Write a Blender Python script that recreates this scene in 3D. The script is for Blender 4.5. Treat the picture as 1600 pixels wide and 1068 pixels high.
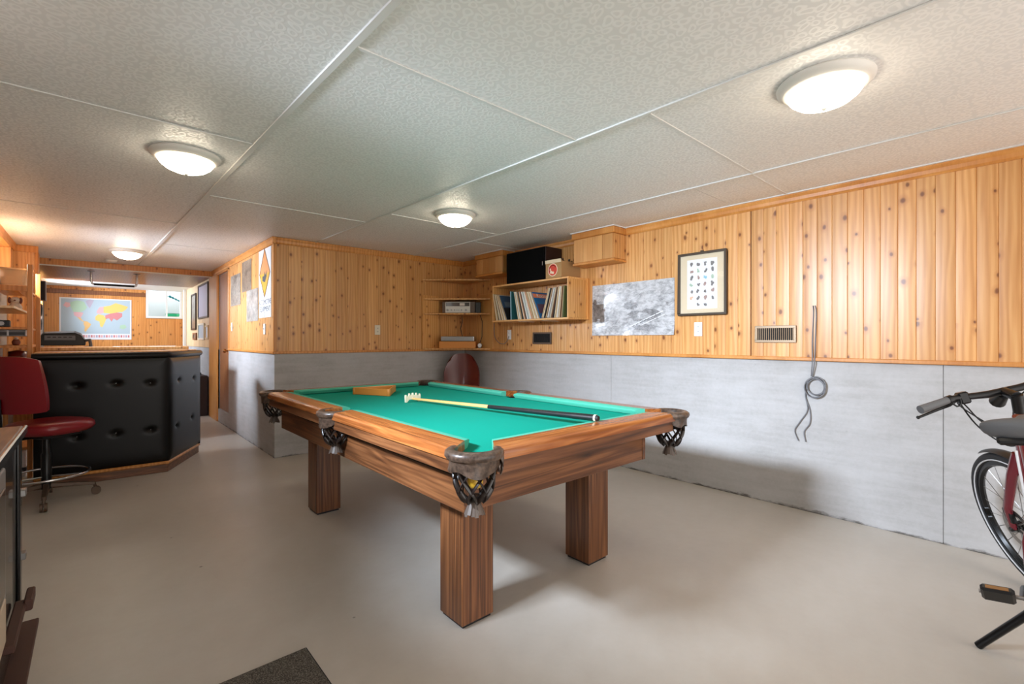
import bpy, bmesh, math, random
from mathutils import Vector, Matrix
PI = math.pi
random.seed(7)
S = bpy.context.scene
for o in list(bpy.data.objects): bpy.data.objects.remove(o)
COL = S.collection
R = math.radians
def srgb(r, g, b):
    f = lambda c: (c/255/12.92) if c/255 <= .04045 else ((c/255+.055)/1.055)**2.4
    return (f(r), f(g), f(b), 1)

# ------------------------------------------------------------------ camera, world, daylight, exposure
cam = bpy.data.cameras.new('camera'); camo = bpy.data.objects.new('camera', cam); COL.objects.link(camo)
camo.location = (0, 0, 1.22); camo.rotation_euler = (R(90), 0, -R(41.651))
cam.sensor_width = 36; cam.lens = 36*736/1600; cam.shift_y = -4.23/1600; cam.clip_start = .02
S.camera = camo
S.view_settings.view_transform = 'Standard'; S.view_settings.look = 'None'
S.view_settings.exposure = 0.36; S.view_settings.gamma = 1; S.view_settings.use_curve_mapping = False
w = bpy.data.worlds.new('world'); S.world = w; w.use_nodes = True
w.node_tree.nodes['Background'].inputs[0].default_value = (1.0, .95, .905, 1)
w.node_tree.nodes['Background'].inputs[1].default_value = 1.95
def daylight(name, loc, rot, sx, sy, power, col, spread=180):
    l = bpy.data.lights.new(name, 'AREA'); l.shape = 'RECTANGLE'; l.size = sx; l.size_y = sy; l.energy = power; l.color = col; l.spread = R(spread)
    o = bpy.data.objects.new(name, l); COL.objects.link(o); o.location = loc; o.rotation_euler = rot
    return o
DAY = (.74, .85, 1.0)
XL = -.66            # left wall
# high basement windows in the left wall let the daylight in, falling downwards from the sky through each opening; the map room one is added
daylight('daylight_near_window', (XL-.06, 1.80, 1.99), (0, -R(71), 0), .24, .60, 36, DAY, 66)
daylight('daylight_bar_window', (XL-.06, 6.40, 1.99), (0, -R(64), 0), .26, .90, 46, DAY, 100)
daylight('daylight_far_window', (1.09, 12.42, 2.62), (-R(45), 0, 0), .7, .3, 25, DAY)
daylight('added_map_room_light', (XL-.06, 10.85, 1.99), (0, -R(72), 0), .26, .80, 40, DAY, 130)  # added lamp in an assumed, unseen opening, to brighten the map room

XR, YB, XC, H, L = 3.785, 5.23, 1.39, 2.269, 1.068     # right wall, back wall, corner, ceiling, ledge
YF, Y0 = 11.9, -1.6

# ------------------------------------------------------------------ mesh helpers
def curve(pts, n=6):
    P = [Vector(p) for p in pts]; P = [P[0]*2-P[1]]+P+[P[-1]*2-P[-2]]; out = []
    for i in range(1, len(P)-2):
        a, b, c, d = P[i-1:i+3]
        for k in range(n):
            t = k/n; out.append(tuple(.5*((2*b)+(c-a)*t+(2*a-5*b+4*c-d)*t*t+(3*b-a-3*c+d)*t**3)))
    return out+[tuple(P[-2])]
class MB:
    def __init__(s): s.v = []; s.f = []
    def add(s, vs, fs):
        n = len(s.v); s.v += [tuple(p) for p in vs]; s.f += [tuple(i+n for i in f) for f in fs]; return s
    def box(s, x0, x1, y0, y1, z0, z1):
        return s.add([(x0,y0,z0),(x1,y0,z0),(x1,y1,z0),(x0,y1,z0),(x0,y0,z1),(x1,y0,z1),(x1,y1,z1),(x0,y1,z1)],
                     [(3,2,1,0),(4,5,6,7),(0,1,5,4),(1,2,6,5),(2,3,7,6),(3,0,4,7)])
    def cyl(s, p0, p1, r0, r1=None, n=16):
        return s.tube([p0, p1], [r0, r0 if r1 is None else r1], n)
    def tube(s, pts, r, n=8, closed=False, flat=1.0):
        pts = [Vector(p) for p in pts]; m = len(pts)
        rs = r if isinstance(r, (list, tuple)) else [r]*m
        t0 = (pts[1]-pts[0]).normalized()
        up = Vector((0,0,1)) if abs(t0.z) < .9 else Vector((1,0,0))
        a = t0.cross(up).normalized(); vs = []
        for i, p in enumerate(pts):
            if closed: t = (pts[(i+1) % m]-pts[i-1])
            else: t = (pts[min(i+1,m-1)]-pts[max(i-1,0)])
            t.normalize(); a = (a - t*a.dot(t)).normalized(); b = t.cross(a)
            for k in range(n):
                an = 2*PI*k/n; vs.append(p + a*math.cos(an)*rs[i] + b*math.sin(an)*rs[i]*flat)
        fs = []
        for i in range(m if closed else m-1):
            j = (i+1) % m
            for k in range(n): fs.append((i*n+k, i*n+(k+1) % n, j*n+(k+1) % n, j*n+k))
        if not closed: fs += [tuple(range(n))[::-1], tuple((m-1)*n+k for k in range(n))]
        return s.add(vs, fs)
    def lathe(s, prof, c=(0,0,0), n=24, ex=2.0, sx=1, sy=1):
        vs = []; fs = []; m = len(prof)
        for r, z in prof:
            for k in range(n):
                t = 2*PI*k/n; ct, st = math.cos(t), math.sin(t)
                q = (abs(ct)**ex+abs(st)**ex)**(-1/ex)
                vs.append((c[0]+r*ct*q*sx, c[1]+r*st*q*sy, c[2]+z))
        for i in range(m-1):
            for k in range(n): fs.append((i*n+k, i*n+(k+1) % n, (i+1)*n+(k+1) % n, (i+1)*n+k))
        fs += [tuple(range(n))[::-1], tuple((m-1)*n+k for k in range(n))]
        return s.add(vs, fs)
    def prism(s, poly, z0, z1):
        n = len(poly)
        vs = [(x,y,z0) for x,y in poly]+[(x,y,z1) for x,y in poly]
        return s.add(vs, [tuple(range(n))[::-1], tuple(range(n,2*n))]+[(i,(i+1)%n,n+(i+1)%n,n+i) for i in range(n)])
    def sweep(s, prof, frames):
        """prof: list of (u,v); frames: list of (origin, uvec, vvec)"""
        n = len(prof); vs = []
        for o, a, b in frames:
            o, a, b = Vector(o), Vector(a), Vector(b)
            vs += [o+a*p[0]+b*p[1] for p in prof]
        m = len(frames)
        fs = [(i*n+k, i*n+(k+1)%n, (i+1)*n+(k+1)%n, (i+1)*n+k) for i in range(m-1) for k in range(n)]
        fs += [tuple(range(n))[::-1], tuple((m-1)*n+k for k in range(n))]
        return s.add(vs, fs)
    def grid(s, fn, nu, nv, closed=False):
        vs = [fn(i/nu, j/nv) for j in range(nv+1) for i in range(nu+(0 if closed else 1))]
        W = nu if closed else nu+1
        fs = [(j*W+i, j*W+(i+1)%W, (j+1)*W+(i+1)%W, (j+1)*W+i) for j in range(nv) for i in range(nu)]
        return s.add(vs, fs)
    def xf(s, M):
        s.v = [tuple(M @ Vector(p)) for p in s.v]; return s
    def mesh(s, name, mat, smooth=0, bevel=0, solid=0, seg=1):
        me = bpy.data.meshes.new(name); bm = bmesh.new()
        vs = [bm.verts.new(p) for p in s.v]
        for f in s.f:
            try: bm.faces.new([vs[i] for i in f])
            except ValueError: pass
        bmesh.ops.remove_doubles(bm, verts=bm.verts, dist=1e-6)
        bmesh.ops.recalc_face_normals(bm, faces=bm.faces)
        if solid:
            bm.normal_update(); ov = list(bm.verts); of = list(bm.faces); be = [e for e in bm.edges if len(e.link_faces) == 1]
            nv = {v: bm.verts.new(v.co - v.normal*solid) for v in ov}
            for f in of: bm.faces.new([nv[v] for v in reversed(f.verts)])
            for e in be: bm.faces.new([e.verts[0], e.verts[1], nv[e.verts[1]], nv[e.verts[0]]])
            bmesh.ops.recalc_face_normals(bm, faces=bm.faces)
        if bevel:
            ed = [e for e in bm.edges if len(e.link_faces) == 2 and e.calc_face_angle(0) > .6]
            bmesh.ops.bevel(bm, geom=ed, offset=bevel, segments=seg, affect='EDGES', profile=.5, clamp_overlap=True)
        bm.to_mesh(me); bm.free()
        if smooth:
            for p in me.polygons: p.use_smooth = True
            me.set_sharp_from_angle(angle=R(smooth))
        me.materials.append(M[mat] if isinstance(mat, str) else mat)
        return me
    def build(s, name, mat, parent=None, smooth=0, bevel=0, solid=0, seg=1, loc=(0,0,0), rot=(0,0,0), world=False):
        if world and parent is not None:
            off = Vector((0,0,0)); p = parent
            while p: off += p.location; p = p.parent
            s.v = [tuple(Vector(q)-off) for q in s.v]
        return link(name, s.mesh(name, mat, smooth, bevel, solid, seg), parent, loc, rot)
def link(name, me, parent=None, loc=(0,0,0), rot=(0,0,0)):
    o = bpy.data.objects.new(name, me); COL.objects.link(o); o.parent = parent; o.location = loc; o.rotation_euler = rot
    return o
def tag(o, label, cat, group=None, kind=None):
    o['label'] = label
    if cat: o['category'] = cat
    if group: o['group'] = group
    if kind: o['kind'] = kind
    return o
def thing(name, label, cat, loc=(0,0,0), rz=0, group=None):
    o = bpy.data.objects.new(name, None); COL.objects.link(o); o.location = loc; o.rotation_euler = (0,0,rz)
    o.empty_display_size = .1
    return tag(o, label, cat, group)
def struct(o, label=None):
    o['kind'] = 'structure'
    if label: o['label'] = label
    return o
def text_mesh(txt, size, mat, name='lettering'):
    c = bpy.data.curves.new('t', 'FONT'); c.body = txt; c.size = size; c.align_x = 'CENTER'; c.align_y = 'CENTER'; c.extrude = .0003
    o = bpy.data.objects.new('t', c); COL.objects.link(o)
    dg = bpy.context.evaluated_depsgraph_get(); me = bpy.data.meshes.new_from_object(o.evaluated_get(dg))
    bpy.data.objects.remove(o); me.name = name; me.materials.clear(); me.materials.append(M[mat]); return me

# ------------------------------------------------------------------ materials
M = {}
def base(name, col, rough=.5, metal=0, spec=.5, coat=0, emit=None, es=0):
    m = bpy.data.materials.new(name); m.use_nodes = True; b = m.node_tree.nodes['Principled BSDF']
    b.inputs['Base Color'].default_value = col if len(col) == 4 else (*col, 1)
    b.inputs['Roughness'].default_value = rough; b.inputs['Metallic'].default_value = metal
    b.inputs['Specular IOR Level'].default_value = spec; b.inputs['Coat Weight'].default_value = coat
    if emit: b.inputs['Emission Color'].default_value = emit; b.inputs['Emission Strength'].default_value = es
    M[name] = m; return m
class NT:
    def __init__(s, m): s.m = m; s.t = m.node_tree; s.b = s.t.nodes['Principled BSDF']
    def n(s, typ, ins={}, **kw):
        d = s.t.nodes.new(typ)
        for k, v in kw.items(): setattr(d, k, v)
        for k, v in ins.items():
            if hasattr(v, 'is_linked'): s.t.links.new(v, d.inputs[k])
            else: d.inputs[k].default_value = v
        return d
    def ramp(s, fac, stops):
        d = s.t.nodes.new('ShaderNodeValToRGB'); cr = d.color_ramp
        while len(cr.elements) < len(stops): cr.elements.new(.5)
        for e, (p, c) in zip(cr.elements, stops): e.position = p; e.color = c if isinstance(c, tuple) else (c,c,c,1)
        s.t.links.new(fac, d.inputs[0]); return d.outputs[0]
    def mix(s, fac, a, b, mode='MIX'):
        d = s.t.nodes.new('ShaderNodeMix'); d.data_type = 'RGBA'; d.blend_type = mode
        for k, v in ((0, fac), (6, a), (7, b)):
            if hasattr(v, 'is_linked'): s.t.links.new(v, d.inputs[k])
            else: d.inputs[k].default_value = v
        return d.outputs[2]
    def math(s, op, a, b=0):
        d = s.t.nodes.new('ShaderNodeMath'); d.operation = op
        for k, v in ((0, a), (1, b)):
            if hasattr(v, 'is_linked'): s.t.links.new(v, d.inputs[k])
            else: d.inputs[k].default_value = v
        return d.outputs[0]
    def coord(s, scale=(1,1,1), rnd=0):
        tc = s.n('ShaderNodeTexCoord').outputs['Object']
        if rnd:
            oi = s.n('ShaderNodeObjectInfo').outputs['Random']
            k = s.n('ShaderNodeVectorMath', {0: (rnd, rnd*.37, rnd*2.3)}, operation='SCALE'); s.t.links.new(oi, k.inputs['Scale'])
            tc = s.n('ShaderNodeVectorMath', {0: tc, 1: k.outputs[0]}, operation='ADD').outputs[0]
        return s.n('ShaderNodeVectorMath', {0: tc, 1: scale}, operation='MULTIPLY').outputs[0]
    def noise(s, vec, scale=1, detail=3, rough=.5, dist=0):
        return s.n('ShaderNodeTexNoise', {'Vector': vec, 'Scale': scale, 'Detail': detail, 'Roughness': rough, 'Distortion': dist}).outputs['Fac']
    def bump(s, h, st=.2, dist=.01):
        o = s.n('ShaderNodeBump', {'Height': h, 'Strength': st, 'Distance': dist}).outputs[0]; s.t.links.new(o, s.b.inputs['Normal'])
    def col(s, c): s.t.links.new(c, s.b.inputs['Base Color'])
    def rough(s, c): s.t.links.new(c, s.b.inputs['Roughness'])

def pine(name, lite, mid, dark, rough=.34, knots=True, rnd=19.0, vary=.16):
    m = base(name, mid, rough, spec=.5); t = NT(m)
    c = t.coord(rnd=rnd)
    sc = lambda v: t.n('ShaderNodeVectorMath', {0: c, 1: v}, operation='MULTIPLY').outputs[0]
    fine = t.noise(sc((90, 90, 2.2)), 1, 4, .6)
    wave = t.n('ShaderNodeTexWave', {'Vector': sc((1, .3, .11)), 'Scale': 9, 'Distortion': 7, 'Detail': 2, 'Detail Scale': 1.2}, wave_type='BANDS', bands_direction='X').outputs['Fac']
    broad = t.noise(sc((5, 5, .9)), 1, 2)
    k = t.math('ADD', t.math('MULTIPLY', fine, .40), t.math('ADD', t.math('MULTIPLY', wave, .20), t.math('MULTIPLY', broad, .40)))
    colr = t.ramp(k, [(.25, dark), (.5, mid), (.74, lite)])
    oi = t.n('ShaderNodeObjectInfo').outputs['Random']
    v = t.math('ADD', t.math('MULTIPLY', t.math('FRACT', t.math('MULTIPLY', oi, 71.3)), vary), 1-vary*.5)
    colr = t.n('ShaderNodeHueSaturation', {'Color': colr, 'Value': v}).outputs[0]
    if knots:
        warp = t.n('ShaderNodeTexNoise', {'Vector': c, 'Scale': 14.0, 'Detail': 1.0}).outputs['Color']
        wv = t.n('ShaderNodeVectorMath', {0: warp, 1: (.10, 0, .10)}, operation='MULTIPLY').outputs[0]
        sx3 = t.n('ShaderNodeSeparateXYZ', {0: t.n('ShaderNodeVectorMath', {0: sc((8.5, 0, 6.0)), 1: wv}, operation='ADD').outputs[0]})
        kc = t.n('ShaderNodeCombineXYZ', {0: sx3.outputs[0], 1: sx3.outputs[2], 2: 0.0}).outputs[0]
        vo = t.n('ShaderNodeTexVoronoi', {'Vector': kc, 'Scale': 1.0, 'Randomness': 1.0}, voronoi_dimensions='2D')
        gate = t.math('GREATER_THAN', t.n('ShaderNodeSeparateColor', {0: vo.outputs['Color']}).outputs[0], .38)
        size = t.math('ADD', t.math('MULTIPLY', t.n('ShaderNodeSeparateColor', {0: vo.outputs['Color']}).outputs[1], .75), .55)
        d = t.math('DIVIDE', vo.outputs['Distance'], size)
        kn = t.math('MULTIPLY', t.ramp(d, [(.05, 1.0), (.11, 0.0)]), gate)
        halo = t.math('MULTIPLY', t.ramp(d, [(.09, .5), (.24, 0.0)]), gate)
        colr = t.mix(halo, colr, srgb(178, 114, 60)); colr = t.mix(t.math('MULTIPLY', kn, .85), colr, srgb(108, 56, 24))
    t.col(colr); t.bump(fine, .06, .002)
    return m
pine('pine', srgb(228, 176, 114), srgb(212, 154, 92), srgb(188, 126, 66))
pine('pine_trim', srgb(222, 158, 88), srgb(206, 138, 68), srgb(182, 112, 48), knots=False)
pine('pine_orange', srgb(226, 162, 92), srgb(212, 142, 76), srgb(188, 116, 54))
pine('pine_pale', srgb(240, 214, 176), srgb(230, 198, 154), srgb(212, 172, 124), knots=False)
pine('shelf_pine', srgb(232, 182, 118), srgb(218, 160, 94), srgb(196, 132, 66), knots=True)
pine('dark_panel', srgb(150, 98, 60), srgb(134, 82, 48), srgb(112, 66, 36), knots=False)

def wood(name, lite, mid, dark, axis, rough=.3, coat=.15, sc=1.0):
    m = base(name, mid, rough, coat=coat); t = NT(m)
    lo, hi = 1.4*sc, 42*sc
    s3 = [hi, hi, hi]; s3[axis] = lo
    c = t.coord(tuple(s3), rnd=11.0)
    a = t.noise(c, 1, 5, .65, .6)
    s2 = [9*sc]*3; s2[axis] = .35*sc
    wv = t.n('ShaderNodeTexNoise', {'Vector': t.coord(tuple(s2), rnd=5.0), 'Scale': 1.0, 'Detail': 2.0, 'Distortion': 1.4}).outputs['Fac']
    rings = t.math('ADD', t.math('MULTIPLY', t.math('SINE', t.math('MULTIPLY', wv, 44.0)), .5), .5)
    k = t.math('ADD', t.math('MULTIPLY', a, .80), t.math('MULTIPLY', rings, .20))
    t.col(t.ramp(k, [(.22, dark), (.5, mid), (.78, lite)])); t.bump(a, .08, .002)
for ax, nm in enumerate('xyz'):
    wood('rail_'+nm, srgb(196, 128, 70), srgb(158, 92, 46), srgb(104, 56, 26), ax, .24, .3)
    wood('oak_'+nm, srgb(150, 98, 60), srgb(108, 66, 38), srgb(58, 32, 18), ax, .38, .05)

m = base('concrete', srgb(190, 189, 187), .75, spec=.3); t = NT(m)
c = t.coord(); a = t.noise(c, 2.2, 5, .6); b2 = t.noise(t.coord((3, 3, 26)), 1, 3, .5); c3 = t.noise(c, 38, 4, .7)
k = t.math('ADD', t.math('MULTIPLY', a, .5), t.math('ADD', t.math('MULTIPLY', b2, .3), t.math('MULTIPLY', c3, .2)))
cc = t.ramp(k, [(.30, srgb(158, 155, 152)), (.5, srgb(178, 176, 175)), (.7, srgb(190, 189, 189))])
pit = t.ramp(t.noise(t.coord((10, 10, 18)), 1, 6, .75), [(.64, 0.0), (.72, .35)])
zz = t.n('ShaderNodeSeparateXYZ', {0: t.coord()}).outputs[2]
edge_ = t.math('ADD', t.math('MULTIPLY', zz, 9.0), t.math('MULTIPLY', t.noise(t.coord((3, 3, 9)), 2.0, 5, .7), 1.0))
grime = t.ramp(edge_, [(.48, .85), (.66, 0.0)])
t.col(t.mix(grime, t.mix(pit, cc, srgb(140, 137, 134)), srgb(70, 64, 56))); t.bump(k, .35, .01)
m = base('floor_paint', srgb(186, 181, 174), .38, spec=.4); t = NT(m)
c = t.coord(); a = t.noise(c, 1.1, 5, .6); c3 = t.noise(c, 9, 5, .7)
cc = t.ramp(t.math('ADD', t.math('MULTIPLY', a, .7), t.math('MULTIPLY', c3, .3)), [(.32, srgb(182, 174, 164)), (.5, srgb(190, 183, 173)), (.7, srgb(198, 192, 184))])
sp = t.ramp(t.n('ShaderNodeTexVoronoi', {'Vector': c, 'Scale': 3.1}).outputs['Distance'], [(.018, .8), (.03, 0.0)])
t.col(t.mix(sp, cc, srgb(112, 104, 96))); t.rough(t.ramp(a, [(.3, .30), (.7, .46)])); t.bump(a, .05, .01)
m = base('ceiling_vinyl', srgb(214, 213, 211), .5, spec=.5); t = NT(m)
c = t.coord(); wq = t.n('ShaderNodeTexNoise', {'Vector': c, 'Scale': 17.0, 'Detail': 0.0}).outputs['Color']
wv = t.n('ShaderNodeVectorMath', {0: wq, 1: (.045, .045, 0)}, operation='MULTIPLY').outputs[0]
cw = t.n('ShaderNodeVectorMath', {0: c, 1: wv}, operation='ADD').outputs[0]
vo = t.n('ShaderNodeTexVoronoi', {'Vector': cw, 'Scale': 25.0, 'Randomness': .35}, voronoi_dimensions='2D').outputs['Distance']
pat = t.ramp(vo, [(.20, 0.0), (.27, 1.0), (.42, 1.0), (.50, 0.0)])
t.col(t.mix(pat, srgb(231, 230, 228), srgb(244, 243, 241))); t.rough(t.ramp(pat, [(0, .62), (1, .36)])); t.bump(pat, .16, .002)
base('white_paint', srgb(232, 230, 226), .4); base('batten_white', srgb(226, 225, 222), .45)
base('ceiling_plain', srgb(236, 235, 232), .6)
base('lamp_trim', srgb(226, 222, 214), .35)
base('lamp_glass', srgb(250, 248, 240), .25, emit=(1.0, .86, .66, 1), es=15.0)
base('green_cloth', srgb(0, 150, 122), .85, spec=.15); t = NT(M['green_cloth'])
fz = t.noise(t.coord((1, 1, 1)), 700, 2); t.col(t.ramp(fz, [(.3, srgb(0, 132, 112)), (.7, srgb(2, 150, 128))]))
base('cushion_cloth_glare', srgb(76, 170, 146), .8, spec=.2)  # paler than the bed cloth: glare on the cushions painted into the colour
base('leather', srgb(92, 74, 62), .38, spec=.5, coat=.2); t = NT(M['leather'])
ln = t.noise(t.coord(), 60, 4, .6); t.col(t.ramp(ln, [(.3, srgb(44, 32, 26)), (.7, srgb(104, 84, 70))])); t.bump(ln, .3, .003)
base('net_leather', srgb(30, 20, 16), .3, coat=.3); base('tassel', srgb(96, 84, 76), .45)
base('black_hole', srgb(14, 11, 10), .8)
base('yellow_ball', srgb(238, 190, 60), .08, coat=.5)
base('maple', srgb(226, 172, 104), .3, coat=.3); base('rack_wood', srgb(214, 138, 62), .35)
base('black_wrap', srgb(20, 20, 22), .35); base('cream_plastic', srgb(236, 224, 196), .35)
base('rubber', srgb(26, 26, 28), .6); base('tyre', srgb(40, 40, 42), .7); base('reflect_white', srgb(225, 226, 228), .35)
base('black_vinyl', srgb(9, 8, 8), .36, spec=.28); t = NT(M['black_vinyl']); t.bump(t.noise(t.coord(), 220, 3), .12, .001)
base('black_metal', srgb(18, 18, 19), .3, metal=.3); base('chrome', srgb(214, 214, 216), .16, metal=1)
base('steel', srgb(150, 148, 146), .35, metal=.9); base('dull_brown_metal', srgb(96, 78, 64), .45, metal=.4)
base('red_vinyl', srgb(132, 18, 30), .3, coat=.25); base('maroon_vinyl', srgb(92, 22, 18), .28, coat=.25)
base('maroon_paint', srgb(112, 22, 40), .25, metal=.25, coat=.6)
base('grey_saddle', srgb(92, 92, 93), .6); base('door_brown', srgb(150, 96, 58), .45)
wood('door_veneer', srgb(168, 112, 72), srgb(150, 96, 58), srgb(128, 78, 46), 2, .4, 0)
base('brass', srgb(196, 140, 84), .25, metal=1); base('switch_ivory', srgb(232, 222, 200), .4); base('switch_white', srgb(240, 240, 238), .35)
base('register_metal', srgb(150, 128, 104), .4, metal=.5); base('register_dark', srgb(26, 22, 20), .8)
base('cable_grey', srgb(112, 112, 116), .5); base('speaker_black', srgb(5, 5, 5), .9, spec=.1); base('speaker_side', srgb(38, 14, 12), .5)
base('cardboard', srgb(176, 136, 88), .8); base('cardboard_pale', srgb(226, 206, 172), .8)
base('logo_red', srgb(214, 66, 42), .5); base('logo_cream', srgb(240, 214, 184), .5); base('logo_dark', srgb(120, 30, 22), .5)
base('receiver_silver', srgb(206, 204, 198), .3, metal=.35); base('receiver_dial', srgb(74, 72, 70), .15, coat=.5)
base('walnut_case', srgb(104, 82, 66), .4); base('dust_cover', srgb(176, 176, 176), .12, metal=.6)
base('plastic_black', srgb(20, 20, 21), .4); base('plastic_grey', srgb(120, 120, 122), .4); base('dark_case', srgb(44, 24, 22), .6)
base('mat_board', srgb(216, 196, 160), .8); base('paper', srgb(232, 232, 234), .6); base('frame_dark', srgb(72, 60, 48), .4, metal=.3)
base('ink', srgb(84, 76, 74), .6); base('ink_blue', srgb(110, 176, 200), .6); base('ink_brown', srgb(150, 112, 100), .6); base('ink_green', srgb(150, 176, 150), .6); base('ink_orange', srgb(214, 168, 130), .6)
base('lettering_grey', srgb(70, 72, 80), .6); base('sign_yellow', srgb(222, 170, 50), .5); base('sign_orange', srgb(226, 150, 88), .5); base('sign_edge', srgb(140, 96, 50), .5)
base('map_sea', srgb(176, 192, 200), .35); base('map_yellow', srgb(232, 196, 110), .4); base('map_pink', srgb(222, 172, 172), .4)
base('map_green', srgb(172, 200, 172), .4); base('map_orange', srgb(230, 184, 120), .4); base('map_purple', srgb(180, 168, 184), .4); base('map_red', srgb(206, 132, 132), .4)
base('foliage_teal', srgb(20, 110, 116), .5); base('green_plastic', srgb(20, 168, 110), .4); base('well_grey', srgb(176, 180, 178), .7)
base('bin_beige', srgb(206, 176, 138), .5); base('figurine', srgb(214, 196, 178), .4); base('figurine_dark', srgb(120, 62, 46), .5)
base('mat_weave', srgb(78, 72, 64), .95); t = NT(M['mat_weave']); q = t.noise(t.coord(), 260, 3, .8)
t.col(t.ramp(q, [(.36, srgb(38, 34, 30)), (.5, srgb(84, 78, 70)), (.66, srgb(150, 142, 130))])); t.bump(q, .8, .006)
base('range_top', srgb(128, 106, 92), .3, metal=.6); t = NT(M['range_top']); q = t.noise(t.coord((14, 2, 1)), 2, 4)
t.col(t.ramp(q, [(.3, srgb(96, 74, 62)), (.7, srgb(150, 128, 114))]))
base('enamel_black', srgb(14, 12, 12), .25, coat=.4); base('enamel_beige', srgb(196, 176, 150), .35); base('enamel_grey', srgb(132, 130, 128), .3); base('rust_brown', srgb(74, 44, 34), .6)
def photo(name, sc, dark, lite, stretch=(1,1,1), rough=.3, bias=(.35,.65)):
    m = base(name, lite, rough, coat=.2); t = NT(m); c = t.coord(stretch)
    a = t.noise(c, sc, 6, .75, .5); b = t.noise(t.coord(), sc*.16, 2)
    k = t.math('ADD', t.math('MULTIPLY', a, .65), t.math('MULTIPLY', b, .35))
    t.col(t.ramp(k, [(bias[0], dark), (sum(bias)/2, tuple((p+q)/2 for p, q in zip(dark, lite))), (bias[1], lite)])); return m
photo('photo_hills', 26, srgb(74, 66, 62), srgb(196, 186, 172)); photo('photo_forest', 30, srgb(84, 76, 72), srgb(214, 206, 196), (1, 2.2, .5)); photo('photo_rock', 40, srgb(78, 66, 58), srgb(170, 150, 130))
photo('photo_train', 14, srgb(112, 112, 114), srgb(206, 206, 208), (1, 1, 1.8), .22, (.36, .56)); photo('photo_train_dark', 40, srgb(84, 84, 86), srgb(184, 184, 186), (1, 1, 1.4), .22); photo('photo_crowd', 34, srgb(48, 42, 40), srgb(150, 140, 134)); base('print_dark', srgb(108, 108, 112), .3); base('print_lite', srgb(222, 222, 224), .3)
glass = base('window_glass', (1, 1, 1, 1), .02); glass.node_tree.nodes['Principled BSDF'].inputs['Transmission Weight'].default_value = 1; glass.node_tree.nodes['Principled BSDF'].inputs['IOR'].default_value = 1.05
pg = base('picture_glass', (1, 1, 1, 1), .03); pg.node_tree.nodes['Principled BSDF'].inputs['Alpha'].default_value = .07

# ------------------------------------------------------------------ the setting
fl = struct(MB().box(XL-.2, XR+.2, Y0, YF+.2, -.12, 0).build('floor', 'floor_paint'), 'pale grey painted concrete basement floor')

def plank_row(parent, p0, p1, width, z0, z1, n_out, mat, skip=(), gaps=()):
    """vertical V-jointed boards along p0->p1 (xy), their faces towards n_out"""
    p0, p1, n_out = Vector((*p0, 0)), Vector((*p1, 0)), Vector((*n_out, 0))
    d = (p1-p0); ln = d.length; d.normalize(); n = max(1, round(ln/width)); wd = ln/n
    prof = [(-.5, -.018), (-.5, .0045), (-.475, .0075), (-.2, .0088), (.2, .0088), (.475, .0075), (.5, .0045), (.5, -.018)]
    # local frame: x across, y out of the wall is -Y
    mb = MB(); mb.sweep([(u*wd*.998, -v) for u, v in prof], [((0,0,0), (1,0,0), (0,1,0)), ((0,0,z1-z0), (1,0,0), (0,1,0))])
    me = mb.mesh('plank', mat, smooth=25)
    ang = math.atan2(n_out.y, n_out.x)+PI/2
    ex = Vector((math.cos(ang), math.sin(ang), 0))
    for i in range(n):
        c = p0+d*(wd*(i+.5))
        a, b = wd*i, wd*(i+1)
        zz0, zz1 = z0, z1
        for (s0, s1, k0, k1) in skip:
            if b > s0+.02 and a < s1-.02: zz0, zz1 = None, None
        if zz0 is None: continue
        link('plank', me, parent, (c.x, c.y, z0), (0, 0, ang))
def trim(idx, mb, mat='pine_trim', label=None, bevel=.004):
    return struct(mb.build('trim_%d' % idx, mat, bevel=bevel), label)

# right wall
wr = MB().box(XR, XR+.2, Y0, .3875, 0, L); wr.box(XR, XR+.2, .3905, 2.795, 0, L); wr.box(XR, XR+.2, 2.7975, YB, 0, L); wr.box(XR+.012, XR+.2, Y0, YB+.2, 0, H)
wall_right = struct(wr.build('wall_right', 'concrete'), 'right wall, bare concrete below and knotty pine boards above')
plank_row(wall_right, (XR-.010+.002, Y0), (XR-.008, 1.479), .088, L+.02, H-.04, (-1, 0), 'pine')
plank_row(wall_right, (XR-.008, 1.485), (XR-.008, YB+.01), .094, L+.02, H-.04, (-1, 0), 'pine')
trim(1, MB().box(XR-.028, XR+.01, Y0, YB-.02, L, L+.026), 'pine_trim', 'thin pine ledge strip along the right wall')
crown = [(0, 0), (.034, 0), (.034, -.012), (.026, -.03), (.024, -.052), (.016, -.066), (0, -.066)]
def crown_run(mb, a, b, out): mb.sweep(crown, [((a[0], a[1], H-.002), (out[0], out[1], 0), (0,0,1)), ((b[0], b[1], H-.002), (out[0], out[1], 0), (0,0,1))]); return mb
t2 = crown_run(MB(), (XR-.006, Y0), (XR-.006, 2.62), (-1, 0)); crown_run(t2, (XR-.006, 3.09), (XR-.006, 4.19), (-1, 0)); crown_run(t2, (XR-.006, 4.68), (XR-.006, YB), (-1, 0))
trim(2, t2, 'pine_trim', 'pine crown moulding along the right wall', 0)

# back wall (front of the boxed-in room)
wb = MB().box(XC+.15, XR, YB, YB+.15, 0, L); wb.box(XC+.15, XR, YB+.012, YB+.15, L, H)
wall_back = struct(wb.build('wall_back', 'concrete'), 'short wall behind the pool table, concrete below pine boards')
plank_row(wall_back, (XC+.012, YB+.008), (XR, YB+.008), .125, L+.02, H-.04, (0, -1), 'pine')
trim(3, MB().box(XC-.012, XR-.02, YB-.014, YB+.02, L, L+.026), 'pine_trim', 'thin pine ledge strip below the back wall boards')
trim(4, crown_run(MB(), (XC-.02, YB+.006), (XR, YB+.006), (0, -1)), 'pine_trim', 'pine crown moulding on the back wall', 0)

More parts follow.
